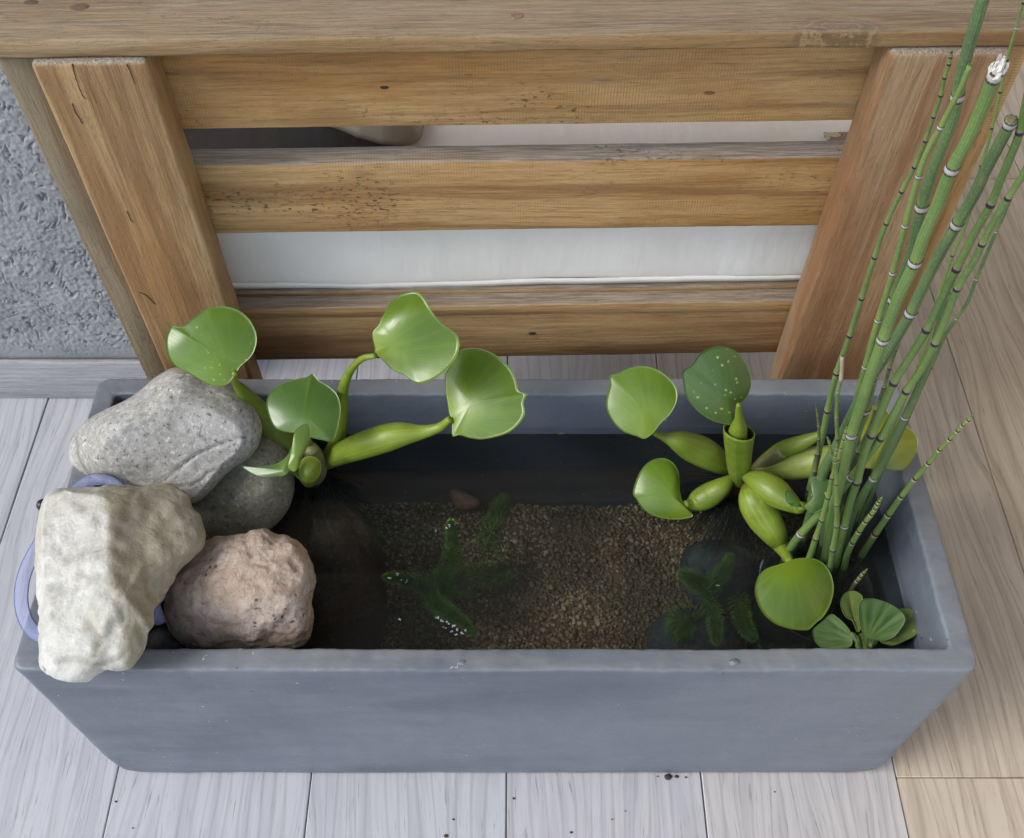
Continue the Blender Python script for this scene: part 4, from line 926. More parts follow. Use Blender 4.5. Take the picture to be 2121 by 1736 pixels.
leaf('leaf_blade', B6, ZD_([(640, 480)])[0], at_y(1850, 905, 0.665), (-0.05, -0.35, 0.93), leaf_mat('hyacinth_leaf_yellow', (0.17, 0.20, 0.015), (0.20, 0.235, 0.02), seed=7), pB, cup=0.010, seed=13)
petiole('stalk', [(1515, 975, 0.705), (1490, 958, 0.705), (1462, 940, 0.705), (1430, 925, 0.705), (1400, 912, 0.70), (1375, 905, 0.70), (1355, 897, 0.70)], [12, 24, 31, 30, 20, 9, 6], BM_[1], pB)
petiole('stalk', [(1515, 990, 0.68), (1495, 1008, 0.67), (1468, 1026, 0.665), (1445, 1038, 0.66), (1430, 1045, 0.655), (1418, 1045, 0.65)], [9, 20, 26, 23, 14, 7], BM_[1], pB)
petiole('stalk', [(1548, 1005, 0.66), (1560, 1035, 0.64), (1580, 1070, 0.625), (1600, 1100, 0.61), (1617, 1130, 0.60), (1630, 1152, 0.575), (1636, 1165, 0.56), (1642, 1180, 0.552)], [13, 32, 35, 29, 17, 11, 9, 5], BM_[0], pB)
petiole('stalk', [(1545, 985, 0.67), (1575, 1000, 0.655), (1605, 1020, 0.64), (1635, 1040, 0.625), (1655, 1052, 0.615), (1662, 1048, 0.61)], [12, 27, 31, 22, 13, 9], BM_[1], pB)
petiole('stalk', [(1560, 985, 0.70), (1600, 970, 0.70), (1640, 965, 0.695), (1690, 955, 0.69), (1730, 945, 0.69), (1775, 935, 0.69)], [10, 20, 30, 31, 24, 10], BM_[2], pB)
petiole('stalk', [(1560, 975, 0.715), (1590, 950, 0.71), (1625, 930, 0.705), (1665, 915, 0.70), (1700, 900, 0.70)], [10, 14, 18, 15, 8], BM_[1], pB)
petiole('sheath', [(1560, 978, 0.712), (1580, 962, 0.708), (1605, 945, 0.704), (1622, 935, 0.70)], [11, 15, 16, 14], sheath_m, pB)
# cup-like sheath with open mouth
def open_cup():
    P = [(1532, 1000, 0.68), (1531, 975, 0.68), (1530, 945, 0.677), (1530, 915, 0.672), (1531, 893, 0.668)]; rr = [14, 24, 27, 31, 34]
    Q = []
    for (u, v, y), r in zip(P, rr):
        p = at_y(u, v, y); t_ = (p - O).dot(Vector((0, cos(TH), -sin(TH)))); Q.append((*p, r * t_ / FPX))
    Q = catmull(Q, 5); n = len(Q); S = 28; vs = []; fs = []; uv = []
    for side in (0, 1):
        for i, q in enumerate(Q):
            c = Vector(q[:3]); r = q[3] - side * 0.0012
            for k in range(S):
                a = 2 * pi * k / S; top = (i / (n - 1)) ** 4 * (0.006 * cos(a + 2.2))
                vs.append(c + Vector((cos(a) * r, sin(a) * r * 0.9, top))); uv.append((k / S, 0.4 + i * 0.02))
        for i in range(n - 1):
            for k in range(S):
                a = side * n * S + i * S; f = (a + k, a + (k + 1) % S, a + S + (k + 1) % S, a + S + k); fs.append(f if not side else f[::-1])
    for k in range(S):
        a = (n - 1) * S; b = n * S + (n - 1) * S; fs.append((a + k, a + (k + 1) % S, b + (k + 1) % S, b + k))
    o = mobj('sheath', [v - cB for v in vs], fs, BM_[1], pB, uv=uv); o['label'] = 'open cup shaped green sheath'
open_cup()
petiole('stalk', [(1534, 985, 0.68), (1529, 945, 0.676), (1526, 910, 0.670), (1530, 885, 0.666), (1531, 868, 0.664), (1530, 850, 0.662), (1530, 838, 0.66)], [12, 20, 22, 17, 10, 7, 5], BM_[1], pB)
roots(pB, cB, 320, 0.13, 0.065)

# ------------------------------------------------------------------ water lettuce
pL = empty('water_lettuce', at_z(1797, 1322, WATER)); tag(pL, 'small water lettuce with ribbed velvety leaves in the front right corner', 'plant')
lm = leaf_mat('water_lettuce_leaf', (0.075, 0.15, 0.035), (0.11, 0.20, 0.055), edge=(0.2, 0.3, 0.1), rough=0.6, rib=26, seed=9, vein_amt=0.7)
lm2 = leaf_mat('water_lettuce_leaf_old', (0.10, 0.16, 0.03), (0.15, 0.21, 0.045), edge=(0.2, 0.3, 0.1), rough=0.6, rib=26, seed=19, spots=0.6, vein_amt=0.7)
Lf = [([(990, 1140), (1010, 1070), (1060, 1035), (1120, 1030), (1180, 1060), (1205, 1100), (1210, 1250), (1180, 1400), (1150, 1420), (1105, 1325), (1050, 1280), (1010, 1220)], (1170, 1460), 0.278, (0.1, -0.05, 1.0), lm2),
      ([(725, 1400), (760, 1360), (820, 1310), (900, 1245), (960, 1275), (1020, 1330), (1080, 1400), (1110, 1470), (1090, 1560), (960, 1580), (830, 1580), (760, 1530), (730, 1460)], (1170, 1510), 0.280, (-0.1, -0.30, 0.95), lm),
      ([(1520, 1210), (1570, 1195), (1630, 1190), (1690, 1220), (1710, 1270), (1740, 1310), (1748, 1380), (1700, 1460), (1600, 1512), (1500, 1552), (1430, 1545), (1370, 1510), (1400, 1400)], (1310, 1500), 0.278, (0.1, -0.2, 0.97), lm2),
      ([(1165, 1200), (1180, 1120), (1230, 1085), (1330, 1090), (1450, 1130), (1560, 1200), (1605, 1270), (1580, 1350), (1500, 1450), (1400, 1500), (1330, 1485), (1220, 1450), (1180, 1350)], (1240, 1500), 0.298, (0.05, -0.62, 0.78), lm),
      ([(1075, 1440), (1110, 1420), (1160, 1460), (1185, 1520), (1180, 1575), (1145, 1570), (1130, 1510)], (1190, 1560), 0.285, (-0.4, -0.5, 0.8), lm),
      ([(1300, 1500), (1330, 1465), (1365, 1490), (1355, 1550), (1310, 1580), (1290, 1550)], (1270, 1560), 0.285, (0.4, -0.5, 0.8), lm),
      ([(1180, 1440), (1230, 1430), (1290, 1450), (1300, 1520), (1270, 1580), (1200, 1580), (1170, 1520)], (1230, 1570), 0.279, (0.0, -0.4, 0.9), lm2)]
for i, (ol, b, z, nn, mt) in enumerate(Lf):
    bb = ZE_([b])[0]; oz = ZE_(ol); cu_ = (sum(p[0] for p in oz) / len(oz), sum(p[1] for p in oz) / len(oz))
    leaf('leaf', oz, bb, at_z(cu_[0], cu_[1], z), nn, mt, pL, cup=-0.003 if i < 4 else 0.002, rib=0.0010 if i < 4 else 0.0005, seed=i * 1.7, thick=0.0014)

# ------------------------------------------------------------------ horsetail in its pot
HC = at_z(1690, 1222, 0.24)
pot = empty('planting_pot', (HC.x, HC.y, 0.085)); tag(pot, 'dark pot just under the water holding the horsetail stems', 'pot')
def lathe(name, prof, mat, parent, S=40, seedj=0.0):
    vs = []; fs = []
    for (r, z) in prof:
        for k in range(S):
            a = 2 * pi * k / S; rr = r * (1 + seedj * noise.noise(Vector((cos(a) * 2, sin(a) * 2, 0)))); vs.append((rr * cos(a), rr * sin(a), z))
    for i in range(len(prof) - 1):
        for k in range(S): fs.append((i * S + k, i * S + (k + 1) % S, (i + 1) * S + (k + 1) % S, (i + 1) * S + k))
    fs.append(tuple(range(S))[::-1]); fs.append(tuple((len(prof) - 1) * S + k for k in range(S)))
    return mobj(name, vs, fs, mat, parent)
potm = simple('dark_plastic', (0.03, 0.03, 0.035), 0.45)
lathe('pot_wall', [(0.052, 0), (0.066, 0.15), (0.0675, 0.160), (0.0655, 0.160), (0.064, 0.15), (0.06, 0.14)], potm, pot, seedj=0.05)
soilm = simple('dark_soil', (0.035, 0.022, 0.015), 0.9, ns=150, amt=0.6, bd=0.004)
lathe('soil', [(0.061, 0.10), (0.062, 0.142), (0.045, 0.146), (0.02, 0.148)], soilm, pot)
rimm = simple('pale_plastic_edge', (0.30, 0.34, 0.42), 0.3)
rp = [Vector((0.070 * cos(a), 0.068 * sin(a), 0.165 + 0.003 * sin(a * 3))) for a in [radians(150 + 75 * k / 20) for k in range(21)]]
tube('bag_edge', rp, [0.0011 + 0.0006 * sin(k) for k in range(21)], rimm, pot, sides=8)

hs_root = at_z(1705, 1160, WATER); hsO = empty('horsetail', hs_root)
tag(hsO, 'clump of tall jointed green horsetail stems rising from the right end of the planter', 'plant')
SM = {'g': stem_mat('horsetail_green', (0.105, 0.185, 0.05), (0.145, 0.235, 0.06)), 'd': stem_mat('horsetail_dark_green', (0.078, 0.14, 0.055), (0.105, 0.18, 0.068)),
      'y': stem_mat('horsetail_yellow_green', (0.12, 0.195, 0.05), (0.17, 0.255, 0.065)), 'k': stem_mat('horsetail_old', (0.045, 0.055, 0.03), (0.07, 0.09, 0.045))}
def ring_mat(name, top, bot, thr, w=0.08):
    m, t = material(name); s = t.sep(t.obj()); n = t.noise(t.map(t.obj(), (3.0, 3.0, 0.6)), 1.0, 4, 0.7); jag = t.noise(t.map(t.obj(), (7, 7, 0)), 1.0, 2)
    z = t.math('ADD', s[2], t.math('MULTIPLY', t.math('SUBTRACT', jag, 0.5), 0.9))
    c = t.mix(t.rg(z, thr - w, thr + w), bot, top)
    if name.startswith('white'): c = t.mix(t.rg(z, 0.62, 0.8), c, (0.05, 0.045, 0.045))
    c = t.mix(t.rg(n, 0.5, 0.7, 0, 0.5), c, tuple(x * 0.45 for x in top))
    t.bsdf(c, 0.6, None, 0.3); return m
RM = {'w': ring_mat('white_node_sheath', (0.42, 0.41, 0.39), (0.045, 0.045, 0.05), -0.45, 0.15), 'b': ring_mat('dark_node_sheath', (0.20, 0.18, 0.16), (0.03, 0.026, 0.03), 0.55, 0.25),
      't': ring_mat('tip_node_sheath', (0.03, 0.016, 0.012), (0.50, 0.50, 0.32), 0.0, 0.12)}
ringme = {}
for key in RM:
    prof = [(0.99, -1.0), (1.045, -0.92), (1.05, 0.2), (1.085, 0.95), (1.02, 1.0), (0.9, 0.9)]; S = 16; vs = []; fs = []
    for r, z in prof:
        for k in range(S):
            a = 2 * pi * k / S; zz = z + (0.28 * (k % 2) if z > 0.8 else 0); vs.append((r * cos(a), r * sin(a), zz))
    for i in range(len(prof) - 1):
        for k in range(S): fs.append((i * S + k, i * S + (k + 1) % S, (i + 1) * S + (k + 1) % S, (i + 1) * S + k))
    me = bpy.data.meshes.new('node_ring'); me.from_pydata(vs, [], fs); me.update(); me.shade_smooth(); me.materials.append(RM[key]); ringme[key] = me
def stem(pts, wid, nodes, lean=0.0, dy=0.0, m='g', nk='b', tip=None, label=None):
    """pts: (u, v) top to bottom; wid: (top, bottom) width in px; nodes: v rows of the joints"""
    nodes_ = nodes; nodes = [n[0] if isinstance(n, tuple) else n for n in nodes_]
    base = at_z(pts[-1][0], pts[-1][1], WATER); yb = base.y + dy
    v0, v1 = pts[0][1], pts[-1][1]; Q = []
    for (u, v) in pts:
        f = (v1 - v) / (v1 - v0); y = yb + lean * f; p = at_y(u, v, y)
        t_ = (p - O).dot(Vector((0, cos(TH), -sin(TH)))); w = wid[0] + (wid[1] - wid[0]) * (1 - f)
        Q.append((*p, 0.5 * w * t_ / FPX, v))
    # continue below the surface into the pot
    d = Vector(Q[-1][:3]) - Vector(Q[-2][:3]); d = Vector((d.x * 0.1, d.y * 0.1, -abs(d.z) * 0 - 0.045))
    Q.append((Q[-1][0] + d.x * .3, Q[-1][1] + d.y * .3, Q[-1][2] + d.z, Q[-1][3], Q[-1][4] + 40))
    C_ = catmull(Q, 7); loc = Vector(C_[-1][:3])
    rad = []; jt = []
    for c in C_:
        nd = min([abs(c[4] - n) for n in nodes] + [99]); k = max(0, 1 - nd / 10)
        below = max([max(0, 1 - (n - c[4]) / 26) for n in nodes if n >= c[4]] + [0]); rad.append(c[3] * (1 + 0.05 * k)); jt.append(below)
    if tip == 'point':
        for i in range(6): rad[i] *= 0.15 + 0.85 * (i / 6) ** 0.6
    o = tube('stem', [Vector(c[:3]) - loc for c in C_], rad, SM[m], hsO, sides=14); o.location = loc - hs_root
    at = o.data.attributes.new('joint', 'FLOAT', 'POINT'); at.data.foreach_set('value', np.repeat(np.array(jt, dtype=np.float32), 14))
    if label: o['label'] = label
    V_ = np.array([c[4] for c in C_])
    for nn in nodes_:
        kk = nk
        if isinstance(nn, tuple): nn, kk = nn
        i = int(np.argmin(abs(V_ - nn))); a = Vector(C_[max(0, i - 1)][:3]); b = Vector(C_[min(len(C_) - 1, i + 1)][:3]); 
        j = min(max(i, 1), len(C_) - 2); q0 = C_[i]
        # exact position
        i2 = j if V_[j] >= nn else j; 
        if V_[i] > nn and i > 0: f = (nn - V_[i - 1]) / (V_[i] - V_[i - 1] + 1e-9); p = Vector(C_[i - 1][:3]).lerp(Vector(C_[i][:3]), f)
        elif i < len(C_) - 1: f = (nn - V_[i]) / (V_[i + 1] - V_[i] + 1e-9); p = Vector(C_[i][:3]).lerp(Vector(C_[i + 1][:3]), max(0, min(1, f)))
        else: p = Vector(C_[i][:3])
        r = rad[i]; d = (a - b).normalized()
        ro = bpy.data.objects.new('node_ring', ringme[kk]); col.objects.link(ro); ro.parent = o
        hh = {'w': 0.78, 'b': 0.8, 't': 0.95}[kk] * r
        ro.location = p - loc; ro.rotation_euler = d.to_track_quat('Z', 'Y').to_euler(); ro.scale = (r, r, max(hh, 0.0012))
    return o, C_, rad, loc
# hind stems first
stem([(2045, -60), (2035, 0), (1993, 147), (1974, 245), (1939, 335), (1909, 429), (1885, 536), (1844, 640), (1812, 760), (1791, 849), (1768, 910), (1748, 971), (1730, 1040), (1712, 1100), (1700, 1155)], (27, 20), [201, (429, 'w'), (620, 'w'), (849, 'w'), (971, 'w')], lean=-0.035, dy=0.02, m='d', nk='w')
stem([(2009, 137), (1991, 181), (1969, 223), (1948, 264), (1920, 316), (1900, 375), (1875, 467), (1849, 565), (1819, 663), (1793, 759), (1774, 830), (1757, 900), (1742, 985), (1728, 1060), (1720, 1140)], (12, 15), [(264, 'w'), (365, 'w'), (467, 'w'), (565, 'w'), (663, 'w'), (759, 'w'), 900], lean=-0.05, dy=0.01, m='y', nk='w')
stem([(1973, 98), (1966, 132), (1957, 160), (1949, 197), (1934, 241), (1917, 291), (1894, 346), (1868, 396), (1836, 462), (1812, 532), (1785, 617), (1760, 695), (1733, 772), (1714, 850), (1703, 905), (1690, 960), (1677, 1014), (1662, 1090)], (8, 14), [107, 118, 132, 160, 197, 241, 291, 345, 396, 462, 532, 617, 694, 772, 850, 940, 1014], lean=-0.06, dy=0.035, m='g', nk='b', tip='point')
_r = stem([(2062, 155), (2054, 172), (2037, 216), (2005, 288), (1970, 353), (1944, 421), (1917, 482), (1895, 543), (1861, 617), (1829, 703), (1805, 770), (1783, 840), (1762, 905), (1742, 990), (1722, 1080), (1708, 1165)], (29, 19), [(350, 'w'), (543, 'w'), (703, 'w'), (900, 'w')], lean=-0.075, dy=-0.005, m='g', nk='w', label='thickest stem, with a frayed white broken top')
# frayed white top
fo = _r[0]; C0_ = Vector(_r[1][0][:3]); C1_ = Vector(_r[1][3][:3]); dr = (C0_ - C1_).normalized(); r0 = _r[2][0]
vs = []; fs = []
side = dr.cross(Vector((0, 1, 0))).normalized(); sid2 = dr.cross(side)
for i in range(70):
    a = random.random() * 6.28; rr = r0 * random.uniform(0.2, 0.95); h0 = random.uniform(-0.004, 0.005); l = random.uniform(0.004, 0.009)
    b = C0_ - _r[3] + (side * cos(a) + sid2 * sin(a)) * rr + dr * h0; tw = (side * -sin(a) + sid2 * cos(a)) * random.uniform(0.0012, 0.0025)
    e = b + dr * l + (side * cos(a) + sid2 * sin(a)) * random.uniform(-0.004, 0.002); k = len(vs)
    vs += [b - tw, b + tw, e + tw * 0.5, e - tw * 0.3, (b + e) / 2 + (side * cos(a) + sid2 * sin(a)) * 0.0015]; fs += [(k, k + 1, k + 4), (k + 1, k + 2, k + 4), (k + 2, k + 3, k + 4), (k + 3, k, k + 4), (k, k + 3, k + 2, k + 1)]
mobj('frayed_tip', vs, fs, simple('papery_white', (0.58, 0.56, 0.52), 0.8), fo, smooth=False)
ro = bpy.data.objects.new('node_ring', ringme['w']); col.objects.link(ro); ro.parent = fo; ro.location = C0_ - _r[3] - dr * 0.001; ro.rotation_euler = dr.to_track_quat('Z', 'Y').to_euler(); ro.scale = (r0, r0, r0 * 0.9)
_s5 = stem([(2095, 248), (2089, 262), (2066, 306), (2042, 352), (2018, 404), (1982, 465), (1944, 531), (1907, 605), (1886, 649), (1836, 734), (1801, 788), (1775, 839), (1757, 875), (1735, 920), (1707, 975), (1688, 1035), (1672, 1090), (1655, 1140)], (25, 20), [(256, 'w'), (465, 'w'), (648, 'w'), (788, 'w')], lean=-0.09, dy=0.02, m='d', nk='w', label='thick dark green stem, cut open at its top')
_c = _s5; p0_ = Vector(_c[1][0][:3]); d0_ = (p0_ - Vector(_c[1][3][:3])).normalized(); cu_m = simple('cut_pith', (0.20, 0.14, 0.08), 0.8, ns=300)
bm = bmesh.new(); bmesh.ops.create_cone(bm, cap_ends=True, segments=16, radius1=_c[2][0] * 0.72, radius2=_c[2][0] * 0.6, depth=0.0012)
o = bobj('cut_end', bm, cu_m, _c[0], False, p0_ - _c[3] + d0_ * 0.0004); o.rotation_euler = d0_.to_track_quat('Z', 'Y').to_euler()
stem([(2150, 120), (2128, 200), (2113, 272), (2091, 330), (2072, 375), (2053, 422), (2018, 485), (1982, 556), (1951, 620), (1920, 682), (1886, 738), (1852, 791), (1828, 845), (1806, 900), (1789, 942), (1775, 997), (1761, 1039), (1750, 1085), (1740, 1126), (1730, 1170)], (17, 17), [(272, 'b'), 422, 556, 682, 791, 900, 997, (1088, 'w')], lean=-0.06, dy=0.0, m='g')
stem([(2170, 290), (2121, 360), (2089, 409), (2062, 453), (2035, 504), (2018, 540), (1983, 597), (1962, 652), (1939, 706), (1907, 766), (1878, 809), (1852, 858), (1825, 906), (1799, 942), (1763, 990), (1733, 1027), (1697, 1065), (1659, 1106), (1638, 1135)], (14, 17), [409, 504, 597, 710, 809, 906, (990, 'w'), (1106, 'w')], lean=-0.08, dy=-0.015, m='g')
stem([(2130, 330), (2105, 385), (2091, 416), (2076, 453), (2063, 480), (2042, 531), (2022, 578), (2005, 624), (1981, 660), (1956, 698), (1935, 745), (1905, 810), (1870, 890), (1830, 970), (1795, 1050), (1765, 1130)], (7, 9), [(480, 'w'), (578, 'w'), (660, 'w'), 760], lean=0.0, dy=0.03, m='d')
stem([(2128, -40), (2121, 0), (2112, 30), (2105, 58), (2095, 90), (2086, 123), (2072, 190), (2055, 265), (2043, 310), (2032, 343), (2020, 400), (1995, 480), (1973, 529), (1959, 570), (1945, 611), (1935, 660), (1910, 740), (1860, 860), (1810, 980), (1760, 1130)], (6, 8), [5, (58, 'w'), (123, 'b'), (190, 'b'), (265, 'b'), (343, 'b'), (439, 'b'), 529, (611, 'w')], lean=-0.02, dy=0.035, m='y')
stem([(1965, 610), (1940, 690), (1932, 734), (1918, 768), (1900, 807), (1874, 864), (1857, 898), (1832, 955), (1809, 991), (1789, 1022), (1770, 1055), (1761, 1083), (1752, 1114), (1742, 1160)], (13, 17), [(864, 'w'), (991, 'w')], lean=-0.01, dy=0.02, m='d', nk='w')
stem([(1868, 695), (1856, 724), (1843, 761), (1832, 800), (1816, 845), (1801, 890), (1777, 935), (1765, 965), (1745, 1030), (1730, 1100), (1722, 1150)], (7, 13), [724, 762, 802, 848, 935, 1050], lean=0.0, dy=0.03, m='k', tip='point', label='thin blackened old stem')
dead = simple('dead_straw', (0.42, 0.33, 0.25), 0.7)
r_ = stem([(1745, 738), (1742, 784), (1736, 811), (1733, 848), (1733, 875), (1734, 907), (1731, 960), (1722, 1060), (1716, 1150)], (7, 10), [(811, 'w'), (863, 'w'), 908], lean=-0.03, dy=0.01, m='y')
DP = [Vector(c[:3]) - r_[3] for c in r_[1][:9]]
tube('dead_top', DP, [x * 1.12 for x in r_[2][:9]], dead, r_[0], sides=12)
stem([(1689, 832), (1694, 862), (1696, 883), (1696, 909), (1695, 937), (1689, 973), (1680, 1020), (1670, 1095)], (5, 12), [840, 850, 862, 883, 909, 940, 975, 1035], lean=-0.02, m='k', tip='point')
stem([(1713, 904), (1718, 918), (1722, 937), (1727, 955), (1730, 980), (1732, 1030), (1728, 1100), (1722, 1150)], (6, 10), [(910, 't'), (920, 't'), (938, 't'), (955, 't'), (973, 't')], lean=-0.03, dy=-0.01, m='y', tip='point')
stem([(1754, 883), (1748, 906), (1742, 928), (1735, 954), (1724, 988), (1715, 1029), (1703, 1075), (1690, 1114), (1676, 1155)], (7, 13), [(888, 't'), (897, 't'), (910, 't'), (928, 't'), (952, 't'), 989, 1029, 1076, 1114], lean=-0.03, dy=-0.02, m='y', tip='point')
stem([(1734, 919), (1732, 932), (1730, 950), (1733, 1001), (1733, 1043), (1733, 1088), (1725, 1138), (1719, 1175)], (7, 13), [(925, 't'), (933, 't'), (943, 't'), (955, 't'), 1001, 1045, 1088, 1137], lean=-0.03, dy=-0.015, m='g', tip='point')
stem([(1827, 1029), (1818, 1044), (1808, 1061), (1793, 1080), (1780, 1100), (1765, 1125), (1754, 1151), (1748, 1175)], (9, 14), [(1034, 't'), (1039, 't'), (1045, 't'), (1053, 't'), (1065, 't'), (1080, 't'), (1100, 't'), (1123, 't')], lean=-0.02, m='y', tip='point')
stem([(2017, 857), (2005, 871), (1995, 880), (1983, 893), (1967, 910), (1947, 931), (1924, 959), (1896, 991), (1868, 1027), (1841, 1065), (1813, 1106), (1785, 1150)], (7, 15), [(862, 't'), (871, 't'), (881, 't'), (893, 't'), (910, 't'), (932, 't'), (960, 't'), (992, 't'), (1028, 't'), (1066, 't'), (1106, 't')], lean=-0.03, m='y', tip='point', label='thin curved young stem leaning out over the rim')
stem([(1797, 1178), (1787, 1189), (1780, 1198), (1772, 1208), (1763, 1222)], (7, 10), [(1182, 't'), (1188, 't'), (1195, 't'), (1203, 't')], m='k', tip='point')
stem([(1726, 1030), (1721, 1059), (1716, 1100), (1709, 1155)], (9, 11), [1110], m='d'); stem([(1745, 1050), (1738, 1100), (1732, 1165)], (11, 13), [1095], m='g')

# ------------------------------------------------------------------ hornwort
hwm, t = material('hornwort_green'); oo = t.obj()
t.bsdf(t.mix(t.rg(t.noise(oo, 40, 3), 0.35, 0.65), (0.09, 0.21, 0.022), (0.19, 0.38, 0.04)), 0.45, None, 0.4)
def hornwort(pts, z0, z1, label, L=0.012, whorls=26, dens=9, tip_dense=True):
    P = [at_z(u, v, z0 + (z1 - z0) * i / (len(pts) - 1)) for i, (u, v) in enumerate(pts)]
    C_ = [Vector(c) for c in catmull([tuple(p) for p in P], 10)]
    root = empty('hornwort', C_[0]); tag(root, label, 'plant', 'hornwort sprigs in the water')
    tube('stem', [c - C_[0] for c in C_], [0.0008] * len(C_), hwm, root, sides=6)
    vs = []; fs = []; N = len(C_); L = L * 1.45; dens = dens + 2
    for w in range(whorls):
        f = (w / (whorls - 1)) ** (0.8 if tip_dense else 1); i = min(N - 2, int(f * (N - 1))); fr_ = f * (N - 1) - i
        c = C_[i].lerp(C_[i + 1], fr_); d = (C_[i + 1] - C_[i]).normalized(); sx = d.cross(Vector((0.1, 0.2, 1))).normalized(); sy = d.cross(sx)
        ll = L * (1.0 - 0.55 * f ** 3) * random.uniform(0.85, 1.15); op = 0.35 + 0.9 * f ** 2
        a0 = random.random() * 6.28
        for k in range(dens):
            a = a0 + 2 * pi * k / dens + random.uniform(-.15, .15); rd = sx * cos(a) + sy * sin(a)
            p0 = c; p1 = c + (rd * 0.8 + d * op * 0.4).normalized() * ll * 0.5; p2 = p1 + (rd * 0.55 + d * op).normalized() * ll * 0.5
            tt = (sx * -sin(a) + sy * cos(a)); w0 = 0.00036
            for fork in (-1, 1):
                e = p2 + tt * fork * ll * 0.12; b = len(vs); nn = d.cross(tt).normalized() if d.cross(tt).length > 0 else d
                vs += [p0 + tt * w0, p0 - tt * w0, p0 + d * w0, p1 + tt * w0, p1 - tt * w0, p1 + d * w0, e]
                fs += [(b, b + 1, b + 4, b + 3), (b + 1, b + 2, b + 5, b + 4), (b + 2, b, b + 3, b + 5), (b + 3, b + 4, b + 6), (b + 4, b + 5, b + 6), (b + 5, b + 3, b + 6)]
    o = mobj('needles', [v - C_[0] for v in vs], fs, hwm, root); o['kind'] = 'stuff'
    return root
hornwort([(1000, 1150), (1010, 1120), (1025, 1085), (1035, 1055), (1045, 1030)], 0.14, 0.19, 'dark feathery hornwort sprig under water, pointing up at the back near the reddish pebble', L=0.018, whorls=30)
hornwort([(915, 1200), (935, 1165), (942, 1130), (938, 1100), (935, 1085)], 0.15, 0.262, 'hornwort sprig whose tip touches the surface, left of the dark feathery one', L=0.014, whorls=30)
hornwort([(1060, 1170), (1020, 1190), (960, 1195), (905, 1190)], 0.12, 0.15, 'dim hornwort strand lying low on the gravel behind the floating ones', L=0.02, whorls=36)
hornwort([(900, 1230), (880, 1215), (850, 1205), (820, 1198), (800, 1196)], 0.17, 0.262, 'hornwort sprig with its tip at the surface, leftmost of the left clump', L=0.011, whorls=26)
hornwort([(880, 1210), (900, 1245), (925, 1265), (955, 1285), (980, 1310)], 0.18, 0.262, 'hornwort sprig with wet shining tip nearest the front wall', L=0.012, whorls=34, dens=10)
hornwort([(860, 1260), (890, 1240), (920, 1225), (970, 1230)], 0.13, 0.16, 'dim hornwort strand between the two floating left tips', L=0.016, whorls=24)
hornwort([(1465, 1220), (1490, 1195), (1505, 1175), (1512, 1155)], 0.18, 0.225, 'bright hornwort tip over the dark flat stone', L=0.012, whorls=28)
hornwort([(1480, 1240), (1460, 1215), (1435, 1200), (1412, 1190)], 0.16, 0.19, 'dark green hornwort sprig lying left over the dark flat stone', L=0.015, whorls=26)
hornwort([(1430, 1290), (1425, 1280), (1415, 1288), (1398, 1310)], 0.16, 0.17, 'star shaped hornwort whorl above the stone at the front wall', L=0.024, whorls=14, dens=12)
hornwort([(1460, 1240), (1480, 1270), (1482, 1300), (1484, 1330)], 0.15, 0.20, 'pale hornwort tip hanging toward the front wall', L=0.012, whorls=24)
hornwort([(1530, 1240), (1535, 1270), (1545, 1300), (1560, 1320)], 0.14, 0.18, 'hornwort sprig beside the round glossy leaf', L=0.014, whorls=24)
# pale beads put in for glints at the hornwort tips, specks elsewhere
drm, t = material('pale_glint'); t.bsdf((0.5, 0.56, 0.6), 0.05, None, 1.0, Alpha=0.55)
dv = []; df_ = []
bm0 = bmesh.new(); bmesh.ops.create_icosphere(bm0, subdivisions=1, radius=1); iv = [v.co.copy() for v in bm0.verts]; fi = [[v.index for v in f.verts] for f in bm0.faces]; bm0.free()
for (u, v, r) in [(933, 1089, 3), (945, 1085, 2), (925, 1094, 2.5), (905, 1100, 2), (805, 1195, 4), (822, 1190, 2.5), (833, 1200, 2), (842, 1204, 2), (828, 1283, 3.5), (905, 1278, 3), (915, 1285, 3), (928, 1290, 4), (940, 1297, 4), (950, 1303, 4), (958, 1312, 3.5), (945, 1312, 3), (965, 1305, 2.5), (935, 1306, 2.5), (921, 1300, 2)]:
    for q in range(3):
        c = at_z(u + random.uniform(-3, 3), v + random.uniform(-3, 3), WATER + 0.0003); rr = r * 1.15 / FPX * random.uniform(0.4, 0.85); b = len(dv)
        dv += [c + Vector((p.x * rr * 1.3, p.y * rr, p.z * rr * 0.45)) for p in iv]; df_ += [tuple(b + j for j in f) for f in fi]
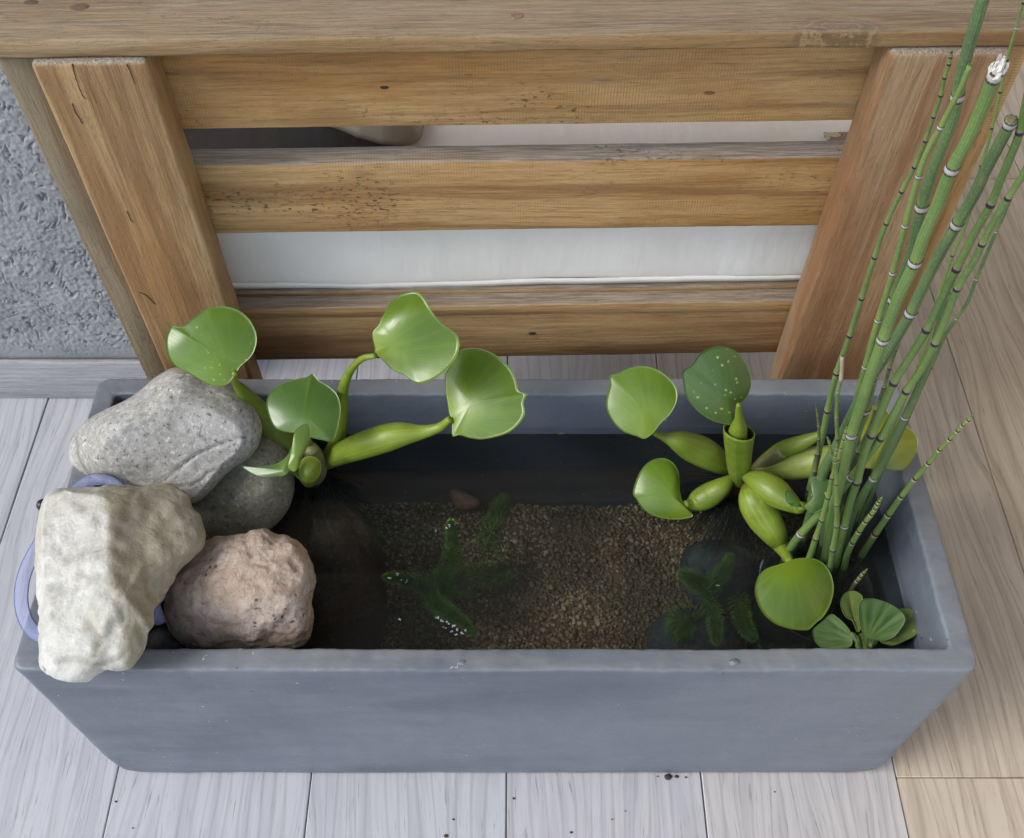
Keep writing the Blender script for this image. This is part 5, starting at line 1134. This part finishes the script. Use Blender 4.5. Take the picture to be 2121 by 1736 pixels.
for _ in range(60):
    u_ = random.uniform(830, 1400); v_ = random.uniform(905, 1335); c = at_z(u_, v_, WATER + 0.0002); rr = random.uniform(0.3, 0.8) * 1.15 / FPX; b = len(dv)
    dv += [c + Vector((p.x * rr, p.y * rr, p.z * rr * 0.3)) for p in iv]; df_ += [tuple(b + j for j in f) for f in fi]
o = mobj('glint_droplets', dv, df_, drm); tag(o, 'pale droplet beads put in for the glints at the floating hornwort tips, with specks on the water', 'glint_droplets', kind='stuff')

bitm = simple('green_plant_bit', (0.10, 0.20, 0.04), 0.5)
for (u, v, r0_, lb) in [(1163, 897, 6, 'tiny green plant fragment floating at the back wall of the planter'), (1487, 1213, 3, 'tiny pale green fragment floating over the dark flat stone')]:
    pp = at_z(u, v, WATER + 0.0004); vv_ = []; n_ = 10
    for k in range(n_):
        a = 2 * pi * k / n_; q = (1 + 0.5 * noise.noise(Vector((cos(a) * 2, sin(a) * 2, u)))) * r0_ * 1.2 / FPX; vv_.append((cos(a) * q * 1.6, sin(a) * q * 0.6, 0))
    vv_ += [(x, y, 0.0006) for x, y, z in vv_]
    o = mobj('plant_fragment', vv_, [tuple(range(n_))[::-1], tuple(range(n_, 2 * n_))] + [(k, (k + 1) % n_, n_ + (k + 1) % n_, n_ + k) for k in range(n_)], bitm, None, False, pp)
    tag(o, lb, 'plant bit')
# ------------------------------------------------------------------ crumbs of dirt
cv = []; cf = []
for (u, v, s, z) in [(939, 2279 / 1.3428, 3, 0), (924, 2325 / 1.3428, 5, 0), (1064, 1654, 3, 0), (1183, 1724, 3, 0), (1362, 1608, 2, 0), (1383, 1609, 9, 0), (1401, 1609, 5, 0), (1420, 1610, 3, 0), (1295, 1680, 2, 0), (240, 1660, 3, 0), (1605, 1640, 2, 0), (1268, 1697, 2, 0), (168, 776, 2, 0), (275, 1715, 2, 0)]:
    c = at_z(u, v, z + 0.001); rr = s * 1.35 / FPX; b = len(cv)
    cv += [c + Vector((p.x * rr * random.uniform(.7, 1.3), p.y * rr * random.uniform(.5, 1), p.z * rr * 0.4)) for p in iv]; cf += [tuple(b + j for j in f) for f in fi]
o = mobj('dirt_crumbs', cv, cf, simple('dark_dirt', (0.04, 0.03, 0.025), 0.8)); tag(o, 'dark crumbs of dirt scattered on the pale floor', 'dirt', kind='stuff')
